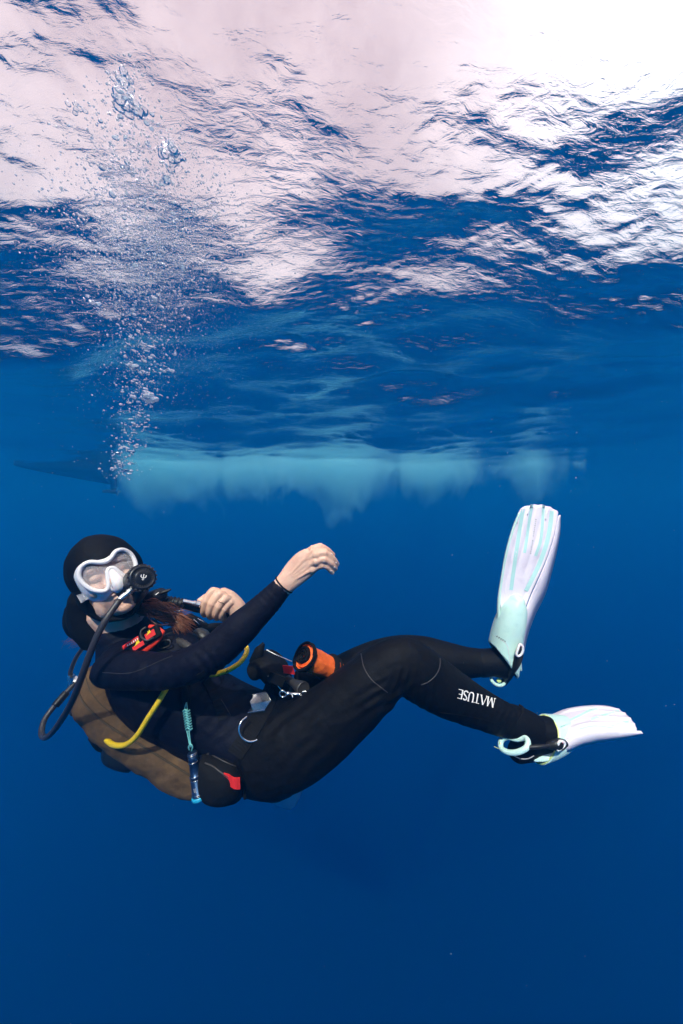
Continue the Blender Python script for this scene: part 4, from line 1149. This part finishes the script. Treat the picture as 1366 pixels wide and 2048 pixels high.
rail(fin1, [(1115.5, 1032, .269), (1108, 1072, .264), (1093, 1119, .258), (1074, 1164, .253), (1058, 1200, .248), (1045, 1240, .244), (1039, 1272, .244), (1032, 1318, .248)],
     [(1119, 1030, .275), (1117, 1072, .29), (1106, 1126, .30), (1089, 1187, .30), (1068, 1230, .295), (1053, 1272, .29), (1046, 1304, .285), (1036, 1334, .28)], .004)
rail(fin1, [(1038, 1026, .284), (1025, 1058, .279), (1012, 1104, .274), (1003, 1152, .269), (996, 1200, .264), (995, 1244, .262)],
     [(1042, 1026, .275), (1029, 1058, .270), (1016, 1104, .265), (1007, 1152, .262), (1001, 1200, .255), (1000, 1244, .25)], .004, 'mint')
def cut_pocket(name, secs, plane_pt, plane_n, parent, side=None):
    bm = NB(); limb(bm, secs, seg=26, sub=7, power=2.3, side=side)
    bmesh.ops.bisect_plane(bm, geom=bm.verts[:] + bm.edges[:] + bm.faces[:], plane_co=plane_pt, plane_no=plane_n, clear_outer=True)
    rimv = [v for v in bm.verts if v.is_boundary]
    c = sum((v.co for v in rimv), Vector()) / max(1, len(rimv))
    o_rim = [v.co.copy() for v in rimv]
    o = part(name, bm, M['mint'], parent)
    s = o.modifiers.new('thickness', 'SOLIDIFY'); s.thickness = .004; s.offset = 1
    a = plane_n.orthogonal().normalized(); b = plane_n.cross(a)
    o_rim.sort(key=lambda p: math.atan2((p - c).dot(b), (p - c).dot(a)))
    return o, o_rim
pn = (P(985, 1290, .28) - P(1018, 1336, .28)).cross(FWD).normalized()
if pn.dot(CV(-1, -.6, 0)) < 0: pn = -pn
fp, rimp = cut_pocket('foot_pocket', [(1034, 1200, .25, 10, 16), (1029, 1218, .252, 20, 22), (1021, 1242, .258, 24.5, 27), (1014, 1268, .265, 26, 29), (1009, 1296, .27, 27, 30), (1005, 1330, .275, 27, 30), (1000, 1360, .28, 27, 30)], P(1001, 1312, .28), pn, fin1)
bm = NB(); hose(bm, rimp[::2], .0028, 2, 8, closed=True); part('pocket_rim', bm, M['mint'], fp)
FP1 = bvh_of(fp)
bm = NB(); a = [(994 + i * 1.25, 1271.5 + i * .75 + (2.2 if i % 3 == 1 else -1.2 if i % 3 == 2 else 0)) for i in range(15)]
hose(bm, [on(FP1, x, y, .0045, .22)[0] for x, y in a], .0006, 2, 5); part('lettering', bm, M['dark'], fp)
bm = NB(); hose(bm, [on(FP1, x, y, .0042, .22)[0] for x, y in ((1003, 1280), (1010, 1284), (1015, 1294), (1018, 1312), (1020, 1326))], .0010, 4, 6); part('moulding', bm, M['silicone'], fp)
# strap, buckle and heel loop
bm = NB(); limb(bm, [(1041, 1290, .205, 5, 4), (1039, 1306, .205, 8, 5), (1035, 1322, .21, 8, 6), (1027, 1337, .225, 7, 7), (1016, 1352, .265, 7, 8), (1008, 1364, .29, 6, 7)], sub=5, seg=12); part('heel_strap', bm, M['rubber'], fin1)
bm = NB(); limb(bm, [(1030, 1325, .25, 4, 5), (1036, 1318, .25, 5, 6), (1040, 1338, .26, 3, 5)], sub=4, seg=10); part('strap_tab', bm, M['mint'], fin1)
bm = NB(); hose(bm, [P(1040, 1289, .192), P(1045.5, 1294, .192), P(1044, 1306, .192), P(1037, 1312, .192), P(1033, 1308, .192), P(1036, 1297, .192)], .0042, 6, 10, closed=True); bk = part('buckle', bm, M['silicone'], fin1)
bm = NB(); limb(bm, [(1042, 1298, .194, 2.5, 2), (1038.5, 1304, .194, 3.5, 2), (1037, 1308, .194, 2.5, 2)], sub=4, seg=8); part('buckle_core', bm, M['plastic'], bk)
bm = NB(); hose(bm, [P(984, 1352, .275), P(983, 1360, .265), P(990, 1368, .262), P(1000, 1371, .265), P(1008, 1367, .275), P(1010, 1358, .285), P(998, 1352, .30)], .0058, 6, 12, closed=True); part('heel_loop', bm, M['mint'], fin1)
bm = NB(); ball(bm, P(998, 1361, .27), (U(5, .27), U(3, .27), U(4.4, .27))); part('cord_knot', bm, M['lime'], fin1)

# ---- lower fin on the near foot
fin2 = thing('swim_fin', P(1070, 1490, .08), 'lower of the two fins, lying level with a bright white top', 'fin', 'pair of pale fins on the diver\'s feet')
Ff = [(1101, 1433, .155), (1130, 1421, .155), (1161, 1415, .155), (1190, 1413, .155), (1212, 1414, .155), (1226, 1417, .155)]
Nf = [(1128, 1482, .03), (1154, 1469, .03), (1184, 1461, .028), (1215, 1460, .026), (1246, 1461, .024), (1272, 1462, .024)]
b2 = fin_blade(fin2, Ff, Nf, .012, .006); B2 = bvh_of(b2)
for pts, hw in (([(1139, 1441), (1160, 1431), (1180, 1421), (1195, 1417)], 2.2), ([(1182, 1439), (1205, 1431), (1226, 1425), (1238, 1422)], 2.4), ([(1222, 1452), (1240, 1447), (1258, 1443)], 2.2), ([(1160, 1458), (1190, 1452), (1230, 1457)], 1.6)):
    bm = NB(); ribbon(bm, B2, pts, hw, .0008, 6, .08, .001); part('rib', bm, M['mint'], fin2)
rail(fin2, [(1118, 1490, .03), (1132, 1481, .029), (1154, 1467.5, .029), (1184, 1459.5, .027), (1215, 1458.5, .025), (1246, 1459.5, .023), (1282, 1462, .022)],
     [(1108, 1506, .035), (1132, 1501, .036), (1160, 1490, .036), (1190, 1483, .036), (1215, 1479, .034), (1248, 1473, .03), (1283, 1463.5, .023)], -.006)
rail(fin2, [(1100, 1430, .155), (1130, 1418.5, .155), (1161, 1412.5, .155), (1190, 1411, .155), (1212, 1412, .155)], [(1100, 1434, .156), (1130, 1423, .156), (1161, 1417, .156), (1190, 1416, .156), (1212, 1416, .156)], -.005, 'mint')
# underside keel of the foot pocket
bm = NB(); limb(bm, [(1060, 1508, .07, 6, 20), (1080, 1500, .07, 9, 28), (1104, 1488, .075, 6, 26)], sub=6, seg=18); part('sole', bm, M['mint'], fin2)
pn = (P(1102, 1440, .08) - P(1066, 1516, .08)).cross(FWD).normalized()
if pn.dot(CV(-1, 0, 0)) < 0: pn = -pn
fp2, rim2 = cut_pocket('foot_pocket', [(1164, 1451, .10, 8, 14), (1150, 1455, .097, 15, 21), (1131, 1461, .092, 23, 28), (1110, 1467, .087, 30, 33), (1088, 1473, .08, 35, 36), (1062, 1482, .08, 36, 36), (1040, 1490, .08, 36, 36)], P(1086, 1478, .08), pn, fin2)
bm = NB(); hose(bm, rim2[::2], .0024, 2, 8, closed=True); part('pocket_rim', bm, M['lime'], fp2)
FP2 = bvh_of(fp2)
bm = NB(); hose(bm, [on(FP2, x, y, .0042, .03)[0] for x, y in ((1092, 1484), (1104, 1468), (1118, 1456), (1134, 1450), (1150, 1447))], .0008, 4, 6); part('moulding', bm, M['mintdeep'], fp2)
for x, y in ((1109, 1442), (1111.5, 1444), (1114, 1446)):
    bm = NB(); hose(bm, [on(FP2, x, y, .0046, .03)[0], on(FP2, x + 1.0, y + 1.8, .0046, .03)[0]], .0005, 1, 5); part('lettering', bm, M['mintdeep'], fp2)
bm = NB(); hose(bm, [P(1052, 1495, .005), P(1075, 1493.5, -.002), P(1098, 1492, .0), P(1120, 1489.5, .008)], .0058, 6, 12); part('heel_strap', bm, M['rubber'], fin2)
bm = NB(); limb(bm, [(1098, 1491, .004, 7, 7), (1112, 1490, .0, 11, 9), (1120, 1489, .003, 12, 9), (1128, 1486, .012, 7, 8)], sub=5, seg=14); part('buckle', bm, M['rubber'], fin2)
bm = NB(); hose(bm, [P(1119, 1483, -.008), P(1127, 1484, -.006), P(1129, 1489, -.006), P(1122, 1497, -.008), P(1116, 1500, -.008), P(1114, 1496, -.008)], .0036, 6, 10, closed=True); part('buckle_ring', bm, M['silicone'], fin2)
bm = NB(); hose(bm, [P(1001, 1488, .06), P(1004, 1498, .045), P(1018, 1505, .025), P(1036, 1504, .01), P(1052, 1496, .004), P(1056, 1484, .015), P(1050, 1476, .03), P(1032, 1478, .045), P(1016, 1474, .06), P(1005, 1478, .065)], .0078, 6, 14, closed=True); part('heel_loop', bm, M['mint'], fin2)
bm = NB(); hose(bm, [P(1000, 1484, .055), P(1001, 1496, .05), P(1003, 1504, .05)], .0018, 4, 6); hose(bm, [P(999, 1498, .05), P(992, 1495, .05), P(988, 1493, .05)], .0006, 3, 5)
part('cord_knot', bm, M['lime'], fin2)

# ================================================================== BOAT AND FOAM FAR BEHIND
BD = 17.0
def far(px): return (px - 683) / FPX * BD
boat = thing('motor_boat', (far(210), BD, H), 'dark boat hull seen from below at the surface in front of the foam trail', 'boat')
def build_boat():
    xs = np.linspace(0, 1, 26); x0, x1 = far(30), far(224)
    bm = NB(); rings = []
    for u in xs:
        x = x0 + (x1 - x0) * u
        beam = 1.05 * (1 - (1 - u) ** 2.2) ** .8 + .02
        draft = .04 + .98 * u ** .85
        sheer = 1.15 - .35 * u
        prof = [(-1.0, sheer), (-.98, .3), (-.86, -.28 * draft), (-.52, -.70 * draft), (-.10, -1.0 * draft), (.10, -1.0 * draft), (.52, -.70 * draft), (.86, -.28 * draft), (.98, .3), (1.0, sheer), (.9, sheer - .04), (0, sheer - .35), (-.9, sheer - .04)]
        rings.append([bm.verts.new((x, BD + y * beam, H - .05 + z)) for y, z in prof])
    for i in range(len(rings) - 1):
        for k in range(len(rings[0])):
            f = bm.faces.new((rings[i][k], rings[i][(k + 1) % 13], rings[i + 1][(k + 1) % 13], rings[i + 1][k])); f.smooth = k < 9
    bm.faces.new(rings[0][::-1]); bm.faces.new(rings[-1])
    h = part('hull', bm, M['whale'], boat)
    bm = NB(); c = Vector((far(219), BD, H))
    block(bm, c + Vector((.25, 0, -1.12)), (.16, .05, .42), (RGT, Vector((0, 1, 0)), Vector((0, 0, 1))), .03)
    block(bm, c + Vector((.05, 0, -1.42)), (.36, .09, .08), (RGT, Vector((0, 1, 0)), Vector((0, 0, 1))), .05)
    part('outboard_leg', bm, M['whale'], boat)
    for a in range(3):
        bm = NB(); d = Vector((0, math.cos(a * 2.094), math.sin(a * 2.094)))
        block(bm, c + Vector((.46, 0, -1.42)) + d * .12, (.015, .05, .12), ((RGT + d.cross(RGT) * .6).normalized(), d.cross(RGT), d), .01); part('propeller_blade', bm, M['steel'], boat)
    bm = NB(); block(bm, c + Vector((.3, 0, .55)), (.3, .2, .35), (RGT, Vector((0, 1, 0)), Vector((0, 0, 1))), .08); part('outboard_cowl', bm, M['whale'], boat)
build_boat()

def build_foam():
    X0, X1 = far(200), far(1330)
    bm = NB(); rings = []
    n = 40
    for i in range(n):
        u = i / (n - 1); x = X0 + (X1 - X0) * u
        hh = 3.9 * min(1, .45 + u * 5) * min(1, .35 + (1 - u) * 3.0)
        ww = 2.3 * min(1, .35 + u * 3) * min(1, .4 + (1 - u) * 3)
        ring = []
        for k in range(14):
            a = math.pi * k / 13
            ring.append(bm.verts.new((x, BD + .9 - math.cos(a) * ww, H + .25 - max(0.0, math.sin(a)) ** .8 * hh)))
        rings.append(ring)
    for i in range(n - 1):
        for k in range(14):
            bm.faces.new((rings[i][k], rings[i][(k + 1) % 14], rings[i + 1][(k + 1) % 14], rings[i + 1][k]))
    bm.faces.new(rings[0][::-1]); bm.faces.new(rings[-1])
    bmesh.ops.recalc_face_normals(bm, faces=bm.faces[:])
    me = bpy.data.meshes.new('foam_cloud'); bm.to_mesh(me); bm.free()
    m, n, out = mat('foam_bubbles')
    L = n.links.new
    geo = n.nodes.new('ShaderNodeTexCoord'); sep = n.nodes.new('ShaderNodeSeparateXYZ'); L(geo.outputs['Object'], sep.inputs[0])
    mp = n.nodes.new('ShaderNodeMapping'); mp.inputs['Scale'].default_value = (.60, .4, .30); L(geo.outputs['Object'], mp.inputs['Vector'])
    t = n.nodes.new('ShaderNodeTexNoise'); t.inputs['Scale'].default_value = 1.0; t.inputs['Detail'].default_value = 9; t.inputs['Roughness'].default_value = .66; t.inputs['Distortion'].default_value = .9
    L(mp.outputs[0], t.inputs['Vector'])
    def M2(op, a, b=None, clamp=False):
        q = n.nodes.new('ShaderNodeMath'); q.operation = op; q.use_clamp = clamp
        for i, v in enumerate((a, b)):
            if v is None: continue
            if isinstance(v, (int, float)): q.inputs[i].default_value = v
            else: L(v, q.inputs[i])
        return q.outputs[0]
    # low-frequency billows lift and lower the lower edge
    mp2 = n.nodes.new('ShaderNodeMapping'); mp2.inputs['Scale'].default_value = (.19, .1, .05); L(geo.outputs['Object'], mp2.inputs['Vector'])
    t2 = n.nodes.new('ShaderNodeTexNoise'); t2.inputs['Scale'].default_value = 1.0; t2.inputs['Detail'].default_value = 3; L(mp2.outputs[0], t2.inputs['Vector'])
    hgt = M2('MULTIPLY', M2('SUBTRACT', sep.outputs[2], H - 3.5), 1 / 3.5)          # 0 at the bottom, 1 at the surface
    s = M2('ADD', hgt, M2('MULTIPLY', M2('SUBTRACT', t.outputs['Fac'], .5), 2.6))
    s = M2('ADD', s, M2('MULTIPLY', M2('SUBTRACT', t2.outputs['Fac'], .5), 2.2))
    ramp = M2('MULTIPLY', M2('SUBTRACT', sep.outputs[0], far(930)), 1 / (X1 - far(930)), True)
    s = M2('SUBTRACT', s, M2('ADD', .50, M2('MULTIPLY', ramp, 1.35)))
    # solid lower lobe of the wash just behind the boat
    lobe = M2('SUBTRACT', 1.0, M2('MULTIPLY', M2('ABSOLUTE', M2('SUBTRACT', sep.outputs[0], far(330))), 1 / 4.0), True)
    s = M2('ADD', s, M2('MULTIPLY', lobe, .16))
    d = M2('MULTIPLY', M2('MAXIMUM', s, 0.0), 2.0)
    mp3 = n.nodes.new('ShaderNodeMapping'); mp3.inputs['Scale'].default_value = (.33, .3, .12); mp3.inputs['Location'].default_value = (3.7, 0, 0); L(geo.outputs['Object'], mp3.inputs['Vector'])
    t3 = n.nodes.new('ShaderNodeTexNoise'); t3.inputs['Scale'].default_value = 1.0; t3.inputs['Detail'].default_value = 4; t3.inputs['Distortion'].default_value = .6; L(mp3.outputs[0], t3.inputs['Vector'])
    patch = M2('MULTIPLY', M2('SUBTRACT', t3.outputs['Fac'], .33), 3.6, True)          # thick and thin stretches along the trail
    d = M2('MULTIPLY', d, M2('ADD', .12, M2('MULTIPLY', patch, 1.25)))
    v = n.nodes.new('ShaderNodeVolumePrincipled'); v.inputs['Color'].default_value = (.55, .90, 1.0, 1); v.inputs['Anisotropy'].default_value = 0.0  # cyan in the foam colour stands in for blue-green light from the water
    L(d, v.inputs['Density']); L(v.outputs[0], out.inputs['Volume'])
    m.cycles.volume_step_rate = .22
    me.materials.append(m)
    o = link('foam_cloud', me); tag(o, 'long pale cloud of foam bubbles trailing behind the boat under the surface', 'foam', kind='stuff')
build_foam()

# ================================================================== BUBBLES AND PARTICLES
def bubble_mat(name='air_bubble', film=.58):
    m, n, out = mat(name)
    fr = n.nodes.new('ShaderNodeFresnel'); fr.inputs['IOR'].default_value = .76
    gl = n.nodes.new('ShaderNodeBsdfGlossy'); gl.inputs['Roughness'].default_value = .08; gl.inputs['Color'].default_value = (.95, .93, .94, 1)
    tr = n.nodes.new('ShaderNodeBsdfTransparent'); df = n.nodes.new('ShaderNodeBsdfDiffuse'); df.inputs['Color'].default_value = (.74, .86, .97, 1)  # neutral bubbles tinted blue: bluish water light put into the colour
    tl = n.nodes.new('ShaderNodeBsdfTranslucent'); tl.inputs['Color'].default_value = (.74, .86, .97, 1)
    md = n.nodes.new('ShaderNodeMixShader'); md.inputs['Fac'].default_value = .5
    n.links.new(df.outputs[0], md.inputs[1]); n.links.new(tl.outputs[0], md.inputs[2])
    m0 = n.nodes.new('ShaderNodeMixShader'); m0.inputs['Fac'].default_value = film
    m1 = n.nodes.new('ShaderNodeMixShader')
    n.links.new(tr.outputs[0], m0.inputs[1]); n.links.new(md.outputs[0], m0.inputs[2])
    n.links.new(fr.outputs[0], m1.inputs['Fac']); n.links.new(m0.outputs[0], m1.inputs[1]); n.links.new(gl.outputs[0], m1.inputs[2])
    n.links.new(m1.outputs[0], out.inputs['Surface'])
    return m
BUB = bubble_mat(); BUB_THIN = bubble_mat('thin_air_bubble', .16)
def bubble_mesh(seed, sq, lump, sub=2):
    r = random.Random(seed); off = Vector((r.uniform(-9, 9), r.uniform(-9, 9), r.uniform(-9, 9)))
    bm = NB(); bmesh.ops.create_icosphere(bm, subdivisions=sub, radius=1)
    for v in bm.verts:
        k = 1 + lump * mnoise.noise(v.co * 1.5 + off) + lump * .4 * mnoise.noise(v.co * 3.4 + off)
        v.co = v.co * k; v.co.z *= sq
        if v.co.z < 0: v.co.z *= .55
    for f in bm.faces: f.smooth = True
    me = bpy.data.meshes.new('bubble'); bm.to_mesh(me); bm.free(); me.materials.append(BUB); return me
VAR = [bubble_mesh(i, q, l) for i, (q, l) in enumerate(((.75, .2), (.55, .35), (.9, .12), (.5, .5), (.65, .45), (.95, .05), (.45, .6), (.7, .3)))]
def cluster(px, py, d, wpx, hpx, seed, count, label, seen=None):
    r = random.Random(seed); bm = NB(); c = W(px, py, d); k = d / FPX; wpx *= 1.12; hpx *= 1.12
    for i in range(count):
        a = r.uniform(0, 2 * math.pi); q = r.random() ** .6
        p = c + RGT * (wpx * .42 * k * q * math.cos(a)) + UPV * (hpx * .40 * k * q * math.sin(a)) + FWD * r.gauss(0, wpx * .16 * k)
        s = r.uniform(.09, .19) * wpx * k
        ball(bm, p, (s, s, s * r.uniform(.5, .85)), None, 14, 10)
    me0 = bm
    o = remeshed('bubble_cluster', me0, max(.0012, wpx * k * .024), 5, BUB if py > 400 else BUB_THIN, None)
    bpy.context.view_layer.update()
    for v in o.data.vertices: v.co += v.normal * (mnoise.noise(v.co * 130) * .0016)
    tag(o, label, 'bubble', 'large bubble clumps in the rising plume')
cluster(290, 797, 1.08, 42, 27, 1, 16, 'largest lumpy bubble low in the plume, above the diver\'s hands')
cluster(188, 605, 1.10, 24, 17, 2, 10, 'lumpy bubble clump left of the plume, alone against dark water')
cluster(342, 308, 1.16, 48, 36, 3, 22, 'round bubble clump right of the plume beside the dark wave band')
cluster(258, 336, 1.16, 26, 28, 4, 12, 'tall narrow bubble clump in the middle of the plume')
cluster(246, 165, 1.20, 40, 26, 5, 20, 'topmost bubble clump near the bright surface')
cluster(262, 214, 1.20, 56, 18, 6, 26, 'wide flat bubble clump just under the topmost one')
cluster(156, 217, 1.20, 30, 12, 7, 12, 'small flat bubble clump left of the wide one')
cluster(268, 866, 1.05, 13, 11, 8, 6, 'small bubble clump low in the plume nearest the foam')
cluster(286, 690, 1.08, 20, 16, 9, 8, 'bubble clump in the thick middle of the stream')
cluster(262, 730, 1.08, 19, 12, 10, 6, 'cap shaped bubble at the left side of the stream')
cluster(334, 742, 1.08, 24, 12, 11, 8, 'flat pair of bubbles at the right side of the stream')
cluster(352, 709, 1.08, 17, 9, 12, 6, 'dark edged bubble at the far right of the stream')

def plume_x(y):
    ys = [120, 200, 300, 420, 520, 600, 700, 800, 880, 960]; cx = [250, 245, 285, 300, 300, 285, 285, 283, 262, 238]; wd = [26, 52, 110, 128, 112, 78, 48, 36, 30, 26]
    return np.interp(y, ys, cx), np.interp(y, ys, wd)
rb = random.Random(21)
for i in range(286):
    y = 160 + 790 * rb.random() ** .80 if i % 3 else rb.uniform(560, 950)
    cx, wd = plume_x(y); x = rb.gauss(cx, wd * .62)
    d = 1.10 + rb.gauss(0, .05) + (.06 if y < 400 else 0)
    big = rb.random()
    rp = 1.7 + 3.0 * rb.random() ** 2 + (4.0 if big > .95 else 0)
    o = link('bubble', VAR[rb.randrange(len(VAR))])
    s = rp * d / FPX; o.location = W(x, y, d)
    o.scale = (s * rb.uniform(.9, 1.8), s * rb.uniform(.9, 1.4), s * rb.uniform(.8, 1.15)); o.rotation_euler = (rb.gauss(0, .25), rb.gauss(0, .25), rb.uniform(0, 6.28))
    kind = ('fat silvery bubble' if rp > 5 else 'small silvery bubble' if rp > 2.6 else 'tiny silvery bubble')
    zone = ('low in the stream, level with the boat and foam' if y > 830 else 'in the thick middle of the stream, against dark blue water' if y > 640 else 'where the plume widens below the bright surface' if y > 430 else 'near the top of the plume, against the bright surface')
    tag(o, kind + ' ' + zone, 'bubble', kind.replace('bubble', 'bubbles') + ' ' + zone)

def specks(name, pts, rad, label, cat, m, seed, jag=.25):
    """many tiny lumps joined into one mesh"""
    bm = NB(); bmesh.ops.create_icosphere(bm, subdivisions=1, radius=1)
    base = np.array([v.co[:] for v in bm.verts]); faces = np.array([[v.index for v in f.verts] for f in bm.faces]); bm.free()
    r = np.random.default_rng(seed); n = len(pts)
    sc = rad[:, None, None] * (1 + jag * r.normal(size=(n, 1, 3)))
    V = (pts[:, None, :] + base[None] * sc).reshape(-1, 3)
    Fc = (faces[None] + (np.arange(n) * len(base))[:, None, None]).reshape(-1, 3)
    me = mesh_np(name, V, Fc); me.materials.append(m)
    tag(link(name, me), label, cat, kind='stuff')
r2 = np.random.default_rng(31)
n = 9500
y = np.concatenate([r2.normal(500, 80, 4600), r2.normal(370, 90, 2600), r2.uniform(140, 960, 2300)])
y = np.clip(y, 110, 965)
cx, wd = plume_x(y); x = cx + r2.normal(size=n) * wd * np.where(r2.random(n) < .25, 1.15, .72)
d = 1.12 + r2.normal(size=n) * .07 + np.where(y < 420, .06, 0)
pts = np.array([[*W(a, b, c)] for a, b, c in zip(x, y, d)])
rad = (.55 + 2.0 * r2.random(n) ** 3) * d / FPX
specks('fine_bubbles', pts, rad, 'fine mist of tiny bubbles round the rising plume', 'bubbles', BUB, 4)
n = 5200                                        # finest mist to the right and left of the plume
y = np.concatenate([r2.normal(560, 75, 3400), r2.normal(720, 70, 1800)]); x = np.concatenate([r2.normal(375, 62, 3400), r2.normal(290, 75, 1800)])
d = 1.2 + r2.normal(size=n) * .1
pts = np.array([[*W(a, b, c)] for a, b, c in zip(x, y, d)])
specks('bubble_mist', pts, (.34 + .36 * r2.random(n)) * d / FPX, 'haze of the finest bubbles beside the plume', 'bubbles', BUB, 5)
n = 11000
snow = principled('drifting_specks', (.72, .68, .66), .8)
d = .95 + 4.0 * r2.random(n) ** 1.4; x = r2.uniform(-250, 1620, n); y = r2.uniform(250, 2300, n)
keep = r2.random(n) < np.where(y < 1000, .95, .14); d, x, y = d[keep], x[keep], y[keep]; n = len(d)
pts = np.array([[*W(a, b, c)] for a, b, c in zip(x, y, d)])
ok = pts[:, 2] < H - .25; pts = pts[ok]; n = len(pts)
specks('drifting_specks', pts, (.00034 + .0007 * r2.random(n) ** 4), 'pale specks drifting in the open water', 'specks', snow, 6, .3)
